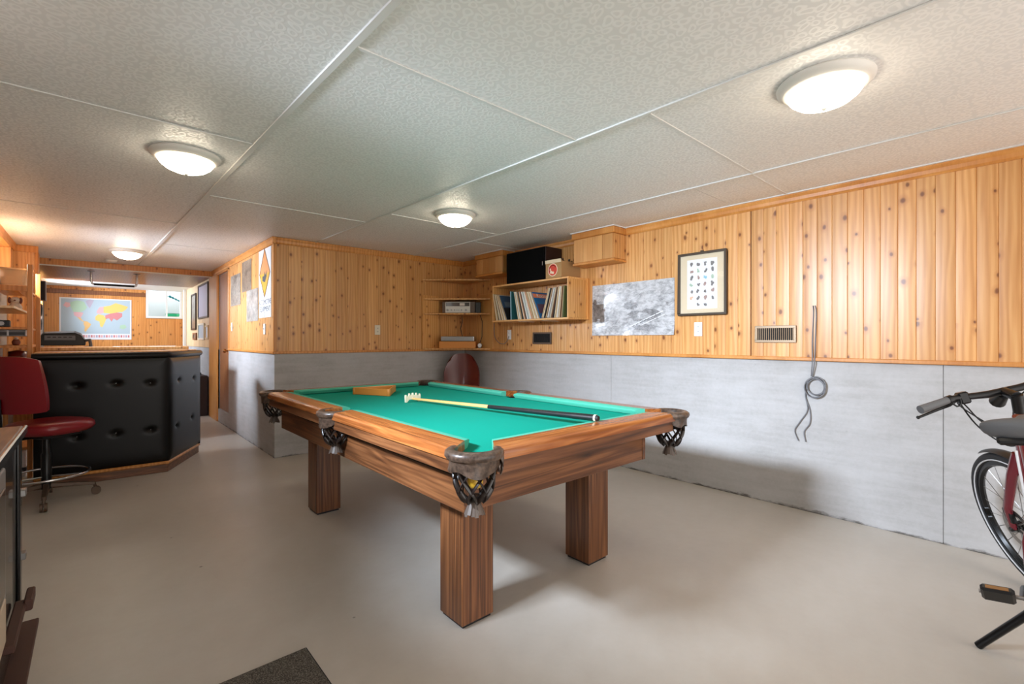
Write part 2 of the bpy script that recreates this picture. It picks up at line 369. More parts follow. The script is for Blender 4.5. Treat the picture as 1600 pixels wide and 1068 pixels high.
# side wall of the boxed-in room, running back past the door
ws = MB().box(XC, XC+.15, YB, 7.42, 0, L); ws.box(XC+.012, XC+.15, YB+.03, 7.42, L, H); ws.box(XC, XC+.15, 8.13, YF, 0, L); ws.box(XC+.012, XC+.15, 8.13, YF, L, H); ws.box(XC+.012, XC+.15, 7.42, 8.13, 2.19, H); ws.box(XC, XC+.15, 7.42, 8.13, 0, .19)
wall_side = struct(ws.build('wall_side', 'concrete'), 'passage wall with pictures, painted concrete below pine boards')
plank_row(wall_side, (XC+.008, YB+.01), (XC+.008, 7.40), .11, L+.02, H-.04, (-1, 0), 'pine')
plank_row(wall_side, (XC+.008, 8.80), (XC+.008, YF), .11, L+.02, H-.04, (-1, 0), 'pine_pale')  # whitish window glare on these boards is put into their colour
trim(5, MB().box(XC-.018, XC+.014, YB-.012, 7.40, L, L+.026), 'pine_trim', 'thin pine ledge strip on the passage wall')
trim(6, crown_run(MB(), (XC+.006, YB-.03), (XC+.006, 8.5), (-1, 0)), 'pine_trim', 'pine crown moulding over the passage wall', 0)
trim(7, MB().box(XC-.016, XC+.03, 8.18, 8.78, .0, 2.20), 'pine_trim', 'wide pine post board beside the brown door')
trim(8, MB().box(XC-.012, XC+.02, 7.36, 7.42, L, 2.2).box(XC-.012, XC+.02, 7.36, 8.17, 2.17, 2.215).box(XC-.012, XC+.02, 8.13, 8.18, .0, 2.2), 'pine_trim', 'pine casing around the brown door')
trim(9, MB().box(XC-.010, XC+.02, YB-.010, YB+.02, L+.026, H-.066), 'pine_trim', 'pine corner bead where the passage wall meets the back wall')
door = struct(MB().box(XC+.02, XC+.06, 7.425, 8.125, .195, 2.165).build('door_1', 'door_veneer', bevel=.003), 'flat brown veneer door beside the photo posters')
kb = MB().lathe([(.004, 0), (.012, .002), (.010, .03), (.026, .04), (.030, .055), (.024, .068), (.004, .072)], n=16)
kb.xf(Matrix.Translation((XC+.02, 7.50, 1.06)) @ Matrix.Rotation(-PI/2, 4, 'Y')).build('door_knob', 'brass', door, smooth=40)
MB().box(XC+.012, XC+.022, 7.455, 7.545, 1.0, 1.12).build('knob_plate', 'brass', door, bevel=.002)

# far wall, left wall, short return wall
wf = MB().box(XL-.2, .80, YF+.012, YF+.2, 0, H); wf.box(.80, 1.38, YF+.012, YF+.2, 0, 1.66); wf.box(1.38, XC+.2, YF+.012, YF+.2, 0, H); wf.box(.80, 1.38, YF+.012, YF+.2, 2.24, H)
wall_far = struct(wf.build('wall_far', 'concrete'), 'far wall of warm pine boards behind the world map')
plank_row(wall_far, (XL, YF+.008), (.80, YF+.008), .13, 0, 2.2, (0, -1), 'pine_orange')
plank_row(wall_far, (.80, YF+.008), (XC, YF+.008), .13, 0, 1.64, (0, -1), 'pine_orange')
trim(10, MB().box(XL, .78, YF-.014, YF+.01, 2.06, 2.14), 'dark_panel', 'brown board across the top of the far wall')
win = bpy.data.objects.new('window_1', None); COL.objects.link(win); struct(win, 'small white sliding window at the right of the far wall'); win.location = (1.09, YF, 1.66)
wm = MB()
for x0, x1, z0, z1 in ((.79, 1.39, 1.645, 1.685), (.79, 1.39, 2.205, 2.25), (.79, .83, 1.685, 2.205), (1.35, 1.39, 1.685, 2.205)): wm.box(x0, x1, YF-.02, YF+.06, z0, z1)
wm.build('window_frame', 'white_paint', win, bevel=.003, world=True)
MB().box(1.115, 1.14, YF, YF+.04, 1.685, 2.205).build('mullion', 'white_paint', win, world=True)
MB().box(.83, 1.115, YF+.02, YF+.024, 1.685, 2.205).build('pane', 'window_glass', win, world=True)
MB().box(1.14, 1.35, YF+.02, YF+.024, 1.685, 2.205).build('pane', 'window_glass', win, world=True)

wl = MB()
WINS = [(1.30, 2.30), (5.95, 7.15), (10.4, 11.3)]  # last opening is unseen, added to let light into the far room
ys = [Y0]
for a, b in WINS: ys += [a, b]
ys.append(YF+.1)
for i in range(0, len(ys), 2): wl.box(XL-.2, XL-.012, ys[i], ys[i+1], 0, H)
for a, b in WINS: wl.box(XL-.2, XL-.012, a, b, 0, 1.79).box(XL-.2, XL-.012, a, b, 2.19, H)
wl.box(XL-.012, XL, Y0, YF, 0, .0+L-.0)
wall_left = struct(wl.build('wall_left', 'concrete'), 'left wall with high basement windows')
for a, b in ((4.0, 5.93), (7.17, 7.54)): plank_row(wall_left, (XL-.006, a), (XL-.006, b), .1, L, H-.04, (1, 0), 'pine')
for i, (a, b) in enumerate(WINS):
    wn = bpy.data.objects.new('window_%d' % (i+2), None); COL.objects.link(wn); wn.location = (XL, (a+b)/2, 1.79)
    struct(wn, ['high basement window in the left wall near the range', 'high basement window above the shelf rack', 'added unseen window in the left wall to light the far room'][i])
    f = MB().box(XL-.08, XL+.02, a-.05, b+.05, 1.74, 1.80).box(XL-.08, XL+.02, a-.05, b+.05, 2.18, 2.23).box(XL-.08, XL+.02, a-.05, a+.02, 1.80, 2.18).box(XL-.08, XL+.02, b-.02, b+.05, 1.80, 2.18)
    f.build('window_frame', 'pine_trim', wn, bevel=.003, world=True)
    MB().box(XL-.06, XL-.03, (a+b)/2-.015, (a+b)/2+.015, 1.80, 2.18).build('mullion', 'white_paint', wn, world=True)
trim(11, crown_run(MB(), (XL-.004, Y0), (XL-.004, 7.54), (1, 0)), 'pine_trim', 'pine crown moulding along the left wall', 0)
wall_return = struct(MB().box(XL, -.475, 7.555, 7.70, 0, H).build('wall_return', 'white_paint'), 'short pine return wall behind the shelf rack')
plank_row(wall_return, (XL, 7.548), (-.475, 7.548), .1, 0, H-.06, (0, -1), 'pine')
trim(12, MB().box(XL, -.462, 7.525, 7.56, H-.075, H-.001).box(-.49, -.462, 7.525, 7.70, 0, H-.075), 'pine_trim', 'pine casing on the end of the return wall')

# ceiling: embossed panels with battens, slightly out of square with the walls
cl = MB().box(XL-.2, XR+.2, Y0, 8.6, H+.006, H+.12); cl.box(XL-.2, XC+.2, 8.6, YF+.2, H+.006, H+.12)
ceiling = struct(cl.build('ceiling', 'ceiling_plain'), 'ceiling of embossed white panels with battens')
def cx_(k, y): return (.740, 1.955, 3.150)[k]-.030*y
cols = [(None, 0, [2.82, 5.20]), (0, 1, [1.633, 4.03, 6.4]), (1, 2, [1.212, 3.62]), (2, None, [1.225, 1.611, 4.05])]
def edge(k, y, side): return cx_(k, y) if k is not None else (XL-.02 if side == 0 else XR+.02)
for a, b, seams in cols:
    yl = [Y0]+([seams[0]-2.44] if seams[0]-2.44 > Y0 else [])+seams+[8.58]
    for y0, y1 in zip(yl[:-1], yl[1:]):
        if a in (1, 2) and y0 >= YB: continue
        if a == 1 or a == 2: y1 = min(y1, YB+.05)
        g = .002
        MB().prism([(edge(a, y0, 0)+g, y0+g), (edge(b, y0, 1)-g, y0+g), (edge(b, y1, 1)-g, y1-g), (edge(a, y1, 0)+g, y1-g)], H, H+.006).build('ceiling_panel', 'ceiling_vinyl', ceiling)
    for y in seams:
        if a in (1, 2) and y > YB: continue
        if (a, y) in ((2, 1.611),): continue
        MB().box(edge(a, y, 0)+.012, edge(b, y, 1)-.012, y-.009, y+.009, H-.005, H).build('batten', 'batten_white', ceiling, bevel=.002)
for k, y1, r in ((0, 8.5, .016), (1, YB, .011), (2, YB, .010)):
    MB().prism([(cx_(k, Y0)-r, Y0), (cx_(k, Y0)+r, Y0), (cx_(k, y1)+r, y1), (cx_(k, y1)-r, y1)], H-.007, H).build('batten', 'batten_white', ceiling, bevel=.003)
trim(13, MB().box(XR-.055, XR-.03, Y0, 2.62, H-.006, H+.002), 'batten_white', 'thin white edge strip where the ceiling meets the right wall', 0)
# wood faced beam and lowered soffit over the opening
beam = struct(MB().box(XL, XC, 8.55, 8.60, 2.19, H).build('trim_14', 'pine_orange', bevel=.003), 'pine faced beam across the passage ceiling')
trim(15, MB().box(XL, XC, 8.545, 8.60, 2.178, 2.19), 'white_paint', 'thin white strip under the passage beam')
sof = struct(MB().box(XL, XC, 8.60, 10.6, 2.19, H).build('ceiling_soffit', 'dark_panel'), 'lowered brown soffit behind the passage beam')
struct(MB().box(XL, XC, 10.6, YF, 2.20, H).build('ceiling_far', 'ceiling_plain'), 'plain white ceiling strip over the map wall')
trim(16, MB().box(XC-.05, XC-.005, 11.3, 11.36, 0, 2.2), 'white_paint', 'white post at the corner beside the far window')

# ------------------------------------------------------------------ pool table
T = .835; BED = .80
X0, X1, Y1, Y2 = .94, 2.385, 1.265, 3.85; CX, CY = (X0+X1)/2, (Y1+Y2)/2
pt = thing('pool_table', 'large wooden pool table with green cloth and leather net pockets', 'pool table', (CX, CY, 0))
def leg(x, y):
    o = MB().box(x, x+.17, y, y+.17, .012, .60).build('leg', 'oak_z', pt, bevel=.004, world=True)
    MB().box(x+.01, x+.16, y+.01, y+.16, 0, .014).build('leg_pad', 'rubber', o, world=True)
for x in (1.155, 1.985):
    for y in (1.612, 3.335): leg(x, y)
ax0, ax1, ay0, ay1 = 1.03, 2.235, 1.43, 3.69
for y in (ay0, ay1-.025): MB().box(ax0+.002, ax1-.002, y, y+.025, .572, .722).build('apron', 'oak_x', pt, bevel=.002, world=True)
for x in (ax0, ax1-.025): MB().box(x, x+.025, ay0-.004, ay1+.004, .572, .722).build('apron', 'oak_y', pt, bevel=.002, world=True)
MB().box(ax0-.03, ax1+.03, ay0-.03, ay1+.03, .715, .762).build('slate_frame', 'black_hole', pt, world=True)
# fascia boards under the rails
g = .125
for y in (Y1+.012, Y2-.037): MB().box(X0+g, X1-g, y, y+.025, .742, .794).build('fascia', 'oak_x', pt, bevel=.002, world=True)
for x in (X0+.012, X1-.037):
    for a, b in ((Y1+g, CY-.06), (CY+.06, Y2-g)): MB().box(x, x+.025, a, b, .742, .794).build('fascia', 'oak_y', pt, bevel=.002, world=True)
# rails with rounded outer lip; u = inwards from the outside edge
rprof = [(.0, -.040), (.0, -.018), (.003, -.009), (.009, -.003), (.018, 0), (.112, .002), (.112, -.040)]
cprof = [(.112, .002), (.150, -.002), (.160, -.008), (.156, -.016), (.140, -.032), (.112, -.034)]
def rail(a, b, inn, mat, c0, c1):
    a, b, inn = Vector((*a, T)), Vector((*b, T)), Vector((*inn, 0)); d = (b-a).normalized()
    n = len(rprof); pts = []
    for o, sgn, c in ((a, 1, c0), (b, -1, c1)): pts += [o + inn*u + Vector((0,0,v)) + d*sgn*(c*u/.112) for u, v in rprof]
    MB().add(pts, [tuple(range(n))[::-1], tuple(range(n, 2*n))]+[(k, (k+1) % n, n+(k+1) % n, n+k) for k in range(n)]).build('rail', mat, pt, smooth=30, world=True)
    fr = []
    vs = MB()
    # cushion with mitred ends towards the pockets
    n = len(cprof); pts = []
    for o, sgn, c in ((a, 1, c0), (b, -1, c1)):
        pts += [o + inn*u + Vector((0,0,v)) + d*sgn*(c*u/.112) for u, v in cprof]
    vs.add(pts, [tuple(range(n))[::-1], tuple(range(n, 2*n))]+[(k, (k+1) % n, n+(k+1) % n, n+k) for k in range(n)])
    vs.build('cushion', 'cushion_cloth_glare', pt, smooth=40, world=True)
cr = .108; sr = .052
rail((X0+cr, Y1), (X1-cr, Y1), (0, 1), 'rail_x', .08, .08); rail((X0+cr, Y2), (X1-cr, Y2), (0, -1), 'rail_x', .08, .08)
for xx, inn in ((X0, (1, 0)), (X1, (-1, 0))):
    rail((xx, Y1+cr), (xx, CY-sr), inn, 'rail_y', .08, .012); rail((xx, CY+sr), (xx, Y2-cr), inn, 'rail_y', .012, .08)
# bed with bites for the pockets
def arc(cx, cy, r, a0, a1, n=10): return [(cx+r*math.cos(R(a0+(a1-a0)*i/n)), cy+r*math.sin(R(a0+(a1-a0)*i/n))) for i in range(n+1)]
bi = .095; bx0, bx1, by0, by1 = X0+bi, X1-bi, Y1+bi, Y2-bi; pr_ = .062
poly = arc(bx0, by0, pr_, 90, 0)+arc(bx1, by0, pr_, 180, 90)+arc(bx1+.01, CY, pr_, 270, 90)+arc(bx1, by1, pr_, 270, 180)+arc(bx0, by1, pr_, 0, -90)+arc(bx0-.01, CY, pr_, 90, -90)
MB().prism(poly, .772, BED).build('bed_cloth', 'green_cloth', pt, world=True)
def pocket(cx, cy, ang, span, shield=True, side=False):
    o = Vector((cx, cy, 0)); r0 = .066
    def P(r, a, z): return (cx+r*math.cos(ang+a), cy+r*math.sin(ang+a), z)
    prof = [(.0, -.030), (.030, -.028), (.036, -.018), (.034, -.005), (.024, .002), (.008, .004), (0, -.002)]
    n = 22; fr = []
    for i in range(n+1):
        a = -span+2*span*i/n; d = Vector((math.cos(ang+a), math.sin(ang+a), 0))
        k = 1+.06*(abs(math.sin(a))**2 if not side else 0)
        fr.append((o+d*r0*k+Vector((0,0,T)), d, (0,0,1)))
    irn = MB().sweep(prof, fr).build('pocket', 'leather', pt, smooth=50, world=True)
    # leather skirt with wavy lower edge
    def sk(u, v):
        a = (-span+.12)+2*(span-.12)*u
        low = .050 + .009*math.sin(u*11+1.1) - .034*max(0, abs(u-.5)*2-.62)/.38
        zt = T-.028
        return P(r0+.024-.004*v+.008*v*v*math.sin(u*15), a, zt-low*v)
    MB().grid(sk, 30, 6).build('skirt', 'leather', irn, smooth=60, solid=.004, world=True)
    if not side:   # loose tongue of leather at one end of the skirt
        def tg(u, v):
            q = P(r0+.030+.010*math.sin(u*5+v*3), span-.55+.62*u, T-.030-.058*v*(1-.35*u)+.010*math.sin(u*9))
            return q
        MB().grid(tg, 12, 8).build('leather_tongue', 'leather', irn, smooth=60, solid=.004, world=True)
    # net bowl of woven leather strips
    net = MB(); zt, zb = .775, .652; nc = .0
    cxx, cyy = cx+nc*math.cos(ang), cy+nc*math.sin(ang)
    def rr(s): return .060*math.sqrt(max(0, 1-(s*.95)**2.6))+.010*(1-s)
    ns = 8
    for dr in (1, -1):
        for k in range(ns):
            pts = []
            for i in range(11):
                s = i/10; a = 2*PI*k/ns+dr*s*1.25; q = rr(s)+.012*s
                pts.append((cxx+q*math.cos(a), cyy+q*math.sin(a), zt+(zb-zt)*s))
            net.tube(pts, [.0088]*11, 6, flat=.4)
    net.tube([(cxx+.062*math.cos(2*PI*k/20), cyy+.062*math.sin(2*PI*k/20), zt) for k in range(20)], .005, 5, closed=True)
    net.lathe([(.004, zb-.004), (.020, zb-.002), (.024, zb+.008), (.020, zb+.02), (.004, zb+.022)], (cxx, cyy, 0), 12)
    net.build('net', 'net_leather', irn, smooth=50, world=True)
    ts = MB()
    for k in range(16):
        a = 2*PI*k/16; c, s_ = math.cos(a), math.sin(a); tx, ty = -s_, c
        w0, w1 = .0036, .0068; ra, rb = .016, .036; z0, z1 = zb+.002, zb-.042-.004*(k % 3)
        ts.add([(cxx+c*ra+tx*w0, cyy+s_*ra+ty*w0, z0), (cxx+c*ra-tx*w0, cyy+s_*ra-ty*w0, z0), (cxx+c*rb-tx*w1, cyy+s_*rb-ty*w1, z1), (cxx+c*rb+tx*w1, cyy+s_*rb+ty*w1, z1)], [(0, 1, 2, 3)])
    ts.build('tassel', 'tassel', irn, solid=.0025, world=True)
    # cup liner under the mouth
    lin = MB().grid(lambda u, v: (cx+(.060-.004*v)*math.cos(2*PI*u), cy+(.060-.004*v)*math.sin(2*PI*u), T-.04-.05*v), 20, 2, closed=True)
    lin.build('pocket_liner', 'black_hole', irn, smooth=60, world=True)
pi_ = .066
pocket(X0+pi_, Y1+pi_, R(225), R(112)); pocket(X1-pi_, Y1+pi_, R(315), R(112))
pocket(X0+pi_, Y2-pi_, R(135), R(112)); pocket(X1-pi_, Y2-pi_, R(45), R(112))
pocket(X0+.050, CY, R(180), R(98), side=True); pocket(X1-.050, CY, 0, R(98), side=True)
b = MB().lathe([(.0285*math.sin(PI*i/12)+1e-4, -.0285*math.cos(PI*i/12)) for i in range(13)], n=20).build('pool_ball', 'yellow_ball', smooth=60, loc=(X0+pi_+.012, Y1+pi_+.010, .715))
tag(b, 'yellow pool ball caught inside the nearest corner pocket net', 'pool ball')

# triangle rack and bridge stick on the cloth
A, B, C = Vector((1.475, 3.50, 0)), Vector((1.63, 3.185, 0)), Vector((1.827, 3.467, 0)); G = (A+B+C)/3
rk = thing('triangle_rack', 'orange wooden triangle ball rack lying on the green cloth', 'ball rack', (G.x, G.y, BED))
for p, q in ((A, B), (B, C), (C, A)):
    d = (q-p).normalized(); nrm = Vector((-d.y, d.x, 0));
    if nrm.dot(G-p) < 0: nrm = -nrm
    poly = [p+d*.012, q-d*.012, q-d*.030+nrm*.013, p+d*.030+nrm*.013]
    MB().prism([(v.x-G.x, v.y-G.y) for v in poly], .0005, .052).build('rack_side', 'rack_wood', rk, bevel=.003)
for p in (A, B, C):
    v = p+(G-p).normalized()*.022-G
    MB().lathe([(.012, .0005), (.014, .003), (.014, .049), (.012, .052)], (v.x, v.y, 0), 12).build('rack_corner', 'rack_wood', rk, smooth=40)
P0, P1 = Vector((1.60, 2.80, BED+.022)), Vector((1.745, 1.36, T+.020))
cue = thing('bridge_stick', 'wooden bridge stick with cream notched head and black grip lying across the table', 'bridge stick', tuple(P0))
ax = (P1-P0).normalized(); ln = (P1-P0).length; fr = lambda s: P0+ax*ln*s-P0
MB().tube([fr(0), fr(.5)], [.0075, .0105], 14).build('shaft', 'maple', cue, smooth=40)
MB().tube([fr(.5), fr(.985)], [.0112, .0150], 14).build('grip', 'black_wrap', cue, smooth=40)
MB().tube([fr(.90), fr(.985)], [.0152, .0156], 14).build('butt_sleeve', 'plastic_black', cue, smooth=40)
MB().tube([fr(.985), fr(.992)], [.0158, .0158], 14).build('butt_ring', 'cream_plastic', cue, smooth=40)
MB().tube([fr(.992), fr(1.0)], [.0150, .011], 14).build('bumper', 'rubber', cue, smooth=40)
hp = []
nn = 5
for i in range(nn): # notched upper edge
    x = -.055+.11*i/(nn-1); hgt = .030+.010*(1-(x/.055)**2)
    hp += [(x-.008, hgt-.014), (x-.005, hgt), (x+.005, hgt), (x+.008, hgt-.014)]
hp += [(.060, -.020), (.046, -.021), (.030, -.004), (-.030, -.004), (-.046, -.021), (-.060, -.020)]
hd = MB().prism(hp, -.005, .005).xf(Matrix.Rotation(math.atan2(ax.y, ax.x)+PI/2, 4, 'Z') @ Matrix.Rotation(PI/2, 4, 'X'))
hd.build('bridge_head', 'cream_plastic', cue, bevel=.0015)

# ------------------------------------------------------------------ ceiling lamps
def lamp(x, y, label):
    o = thing('ceiling_light', label, 'ceiling light', (x, y, H), 0, 'round ceiling lights')
    MB().lathe([(.135, 0), (.168, 0), (.172, -.006), (.170, -.016), (.158, -.026), (.148, -.034), (.135, -.036)], n=40).build('trim_ring', 'lamp_trim', o, smooth=40)
    MB().lathe([(.138, -.030), (.136, -.040), (.122, -.062), (.096, -.083), (.060, -.098), (.022, -.104), (.002, -.105)], n=40).build('glass_dome', 'lamp_glass', o, smooth=60)
    MB().lathe([(.002, -.104), (.010, -.104), (.011, -.110), (.006, -.116), (.002, -.117)], n=12).build('finial', 'lamp_trim', o, smooth=40)
lamp(2.228, .589, 'largest lit round ceiling light, nearest, above the bicycle side of the room')
lamp(.396, 3.235, 'lit round ceiling light beside the thick ceiling batten at left')
lamp(2.27, 3.27, 'lit round ceiling light above the middle of the room near the corner shelves')
lamp(.304, 7.20, 'small distant lit round ceiling light above the bar')
sd = thing('smoke_detector', 'small white round smoke detector on the ceiling beyond the bar light', 'smoke detector', (.181, 8.17, H))
MB().lathe([(.002, -.030), (.045, -.030), (.055, -.024), (.062, -.004), (.062, 0), (.002, 0)], n=24).build('housing', 'white_paint', sd, smooth=40)
MB().lathe([(.066, 0), (.070, -.003), (.066, -.007), (.058, -.008), (.058, 0)], n=24).build('base_ring', 'white_paint', sd, smooth=40)

# ------------------------------------------------------------------ soffit boxes on the right wall
def soffit_box(y0, y1, z0, label):
    o = thing('pine_soffit_box', label, 'soffit box', (XR-.1, (y0+y1)/2, z0))
    x0 = 3.576
    MB().box(x0, XR-.012, y0, y1, z0+.02, H-.001).build('box_body', 'pine_trim', o, bevel=.002, world=True)
    n = 4; wd = (y1-y0)/n
    for i in range(n): MB().box(x0-.006, x0, y0+wd*i+.002, y0+wd*(i+1)-.002, z0+.026, H-.07).build('plank', 'pine', o, bevel=.002, world=True)
    for i in range(2): MB().box(x0+i*.095+.004, x0+i*.095+.096, y0-.006, y0, z0+.026, H-.07).build('plank', 'pine', o, bevel=.002, world=True)
    MB().box(x0-.012, XR-.012, y0-.012, y1+.012, z0, z0+.022).build('bottom_trim', 'pine_trim', o, bevel=.003, world=True)
    cm = MB(); cm.box(x0-.020, XR-.012, y0-.020, y1+.02, H-.066, H-.008).build('crown_trim', 'pine_trim', o, bevel=.005, world=True)
    MB().box(x0-.028, XR-.012, y0-.028, y1+.028, H-.008, H+.001).build('edge_strip', 'batten_white', o, world=True)
soffit_box(2.62, 3.09, 1.945, 'pine boxed soffit right of the cardboard box, above the train photo')
soffit_box(4.19, 4.68, 1.990, 'pine boxed soffit left of the black speaker, above the corner shelves')

# ------------------------------------------------------------------ record shelf and what stands on it
rs = thing('record_shelf', 'pine wall shelf box holding leaning vinyl records', 'shelf', (3.63, 3.66, 1.419))
sx0, sx1, sy0, sy1, sz0, sz1 = 3.472, XR-.010, 3.075, 4.25, 1.419, 1.838
MB().box(sx0, sx1, sy0, sy1, sz1-.018, sz1).build('top_board', 'shelf_pine', rs, bevel=.002, world=True)
MB().box(sx0, sx1, sy0, sy1, sz0, sz0+.018).build('bottom_board', 'shelf_pine', rs, bevel=.002, world=True)
for y in (sy0, sy1-.018): MB().box(sx0, sx1, y, y+.018, sz0+.018, sz1-.018).build('side_board', 'shelf_pine', rs, bevel=.002, world=True)
MB().box(sx1-.03, sx1+.001, sy0-.02, sy0, sz0, sz1).build('wall_cleat', 'pine_trim', rs, bevel=.002, world=True)
for y, dp in ((3.80, .296), (3.62, .296), (3.385, .296), (3.27, .296)): MB().box(sx0+dp, sx1, y, y+.016, sz0+.018, sz1-.018).build('divider', 'shelf_pine', rs, bevel=.001, world=True)
for y in (3.86, 3.49):
    b = MB().box(sx1-.004, sx1, y-.010, y+.010, sz0-.14, sz0).box(sx0+.06, sx1, y-.010, y+.010, sz0-.005, sz0).build('bracket', 'white_paint', rs, world=True)
spine = {}
for nm, c in (('cream', (222, 206, 176)), ('tan', (196, 166, 126)), ('white', (226, 224, 218)), ('pale blue', (150, 186, 200)), ('black', (34, 28, 28)), ('brown', (128, 92, 66)), ('salmon', (214, 158, 122)), ('grey', (160, 156, 150))):
    base('sleeve_'+nm, srgb(*c), .55); spine[nm] = 'sleeve_'+nm
base('sleeve_navy', srgb(52, 78, 104), .4); base('sleeve_sky', srgb(24, 104, 160), .35); base('sleeve_teal', srgb(36, 92, 96), .4); base('sleeve_green', srgb(92, 104, 62), .4)
base('cover_dark', srgb(16, 16, 18), .4); base('cover_orange', srgb(232, 132, 88), .4); base('cover_white', srgb(228, 222, 214), .4); base('cover_purple', srgb(92, 70, 92), .4); base('cover_mid', srgb(96, 112, 124), .4)
zr = sz0+.0185; D = .312
def record(yb, lean, thick, mat, label, group):
    """yb: bottom position along the shelf, lean in degrees (positive: top leans to larger y)"""
    x0 = sx0+random.uniform(-.006, .010)
    x1 = min(x0+D-.02, sx1-.004)
    mb = MB().box(x0-sx0, x1-sx0, 0, thick, 0, D)
    o = mb.build('vinyl_record', mat, loc=(sx0, yb, zr+.001+(thick*math.sin(R(abs(lean))) if lean < 0 else 0)), rot=(-R(lean), 0, 0))
    return tag(o, label, 'record', group)
def fan(y_a, y_b, lean_a, lean_b, n, where, grp, cols):
    seen = {}
    for i in range(n):
        s = i/max(1, n-1); c = cols[i % len(cols)]; seen[c] = seen.get(c, 0)+1
        nth = ('first', 'second', 'third', 'fourth', 'fifth', 'sixth', 'seventh')[seen[c]-1]
        record(y_a+(y_b-y_a)*s, lean_a+(lean_b-lean_a)*s, abs(y_b-y_a)/n*.62, spine[c], '%s %s-spined vinyl record from the left, %s' % (nth, c, where), grp)
fan(4.163, 3.998, 12, 25, 9, 'at the left end of the shelf', 'records at the left end of the shelf', ['cream', 'tan', 'black', 'cream', 'brown', 'cream', 'tan', 'white', 'tan'])
o = record(3.984, 25.5, .004, 'sleeve_navy', 'navy and black record cover facing out near the left end of the shelf', 'records at the left end of the shelf')
MB().box(.001, D-.03, -.0012, 0, .002, .155).build('cover_print', 'cover_dark', o); MB().box(.04, .22, -.0012, 0, .17, .23).build('cover_print', 'cover_mid', o)
record(3.912, 1.5, .009, spine['pale blue'], 'pale blue record sleeve standing upright by itself', 'records at the left end of the shelf')
o = record(3.898, 2.0, .004, 'sleeve_teal', 'dark teal record cover beside the upright pale blue sleeve', 'records at the left end of the shelf')
fan(3.795, 3.478, 13, 24, 20, 'leaning left in mid shelf', 'records in the middle of the shelf', ['cream', 'tan', 'white', 'tan', 'black', 'cream', 'salmon', 'brown', 'pale blue', 'white', 'pale blue', 'cream', 'white', 'salmon', 'tan', 'cream'])
o = record(3.462, 24.5, .004, 'sleeve_sky', 'bright blue record cover with orange and white title band', 'records in the middle of the shelf')
MB().box(.004, D-.03, -.0010, 0, .245, .292).build('title_band', 'cover_orange', o)
tm = text_mesh('Rockin', .062, 'cover_white'); link('title_lettering', tm, o, (.14, -.0016, .268), (R(90), 0, 0))
MB().box(.02, .15, -.0012, 0, .06, .17).build('cover_print', 'cover_purple', o); MB().box(.17, .26, -.0012, 0, .12, .22).build('cover_print', 'cover_mid', o)
fan(3.430, 3.352, -18, -16.5, 6, 'leaning right beside the bright blue cover', 'records leaning right', ['tan', 'cream', 'black', 'tan', 'brown', 'white'])
fan(3.336, 3.285, -16, -14, 4, 'leaning right past the second divider', 'records past the second divider', ['grey', 'cream', 'brown', 'black'])
fan(3.262, 3.172, -10, -6, 8, 'at the right end of the record shelf', 'records at the right end of the shelf', ['cream', 'tan', 'cream', 'white', 'tan', 'cream', 'brown', 'tan'])
o = record(3.142, -3.5, .005, 'sleeve_green', 'olive green record cover at the far right of the record shelf', 'records at the right end of the shelf')

sp = thing('speaker', 'large black speaker cabinet lying on top of the record shelf', 'speaker', (3.625, 3.72, sz1))
MB().box(3.506, 3.750, 3.417, 4.03, sz1, 2.187).build('cabinet', 'speaker_side', sp, bevel=.003, world=True)
MB().box(3.494, 3.506, 3.424, 4.023, sz1+.006, 2.181).build('grille_cloth', 'speaker_black', sp, bevel=.004, world=True)
MB().box(3.490, 3.4945, 3.445, 3.452, 1.99, 2.03).build('badge', 'chrome', sp, world=True)
cb = thing('cardboard_box', 'open brown cardboard box with red round logo beside the black speaker', 'box', (3.62, 3.285, sz1))
bx = (3.482, 3.765, 3.175, 3.395)
MB().box(bx[0], bx[0]+.004, bx[2], bx[3], sz1, 2.02).build('front_panel', 'cardboard', cb, world=True)
MB().box(bx[1]-.004, bx[1], bx[2], bx[3], sz1, 2.02).box(bx[0], bx[1], bx[3]-.004, bx[3], sz1, 2.02).box(bx[0], bx[1], bx[2], bx[3], sz1, sz1+.004).build('carton', 'cardboard', cb, world=True)
MB().box(bx[0]+.004, bx[1]-.004, bx[2], bx[2]+.004, sz1, 2.005).build('side_panel', 'cardboard', cb, world=True)
fm = MB().box(-.006, 0, 0, .215, 0, .034); fm.build('flap', 'cardboard_pale', cb, loc=(bx[0]-3.62-.001, bx[2]-3.285+.002, 2.012-sz1-.02), rot=(0, R(-8), 0))
def disc(mb, r, z, n=28): return mb.lathe([(.0005, 0), (r, 0), (r, z), (.0005, z)], n=n)
LM = Matrix.Translation((bx[0]-3.62-.001, 3.292-3.285, .085)) @ Matrix.Rotation(-PI/2, 4, 'Y')
disc(MB(), .066, .0012).xf(LM).build('logo_ring', 'logo_cream', cb); disc(MB(), .058, .0018).xf(LM).build('logo_disc', 'logo_red', cb)
lg = MB(); lg.tube([(.045*math.cos(R(a)), .045*math.sin(R(a)), .0018) for a in range(-60, 130, 14)], .004, 4)
lg.xf(LM).build('logo_swirl', 'logo_dark', cb)
lg = MB(); lg.lathe([(.0005, 0), (.016, 0), (.016, .0024), (.0005, .0024)], (-.022, .022, 0), 12); lg.lathe([(.0005, 0), (.012, 0), (.012, .0024), (.0005, .0024)], (.006, .034, 0), 12); lg.lathe([(.0005, 0), (.014, 0), (.014, .0024), (.0005, .0024)], (-.030, -.004, 0), 12)
lg.xf(LM).build('logo_print', 'logo_cream', cb)
cm = MB()
for i in range(9): cm.tube([(.02+.03*i, .02+.015*(i % 3), .15), (.03+.03*i, .03+.012*(i % 4), .19+.01*(i % 3)), (.04+.028*i, .05, .16)], .005, 5)
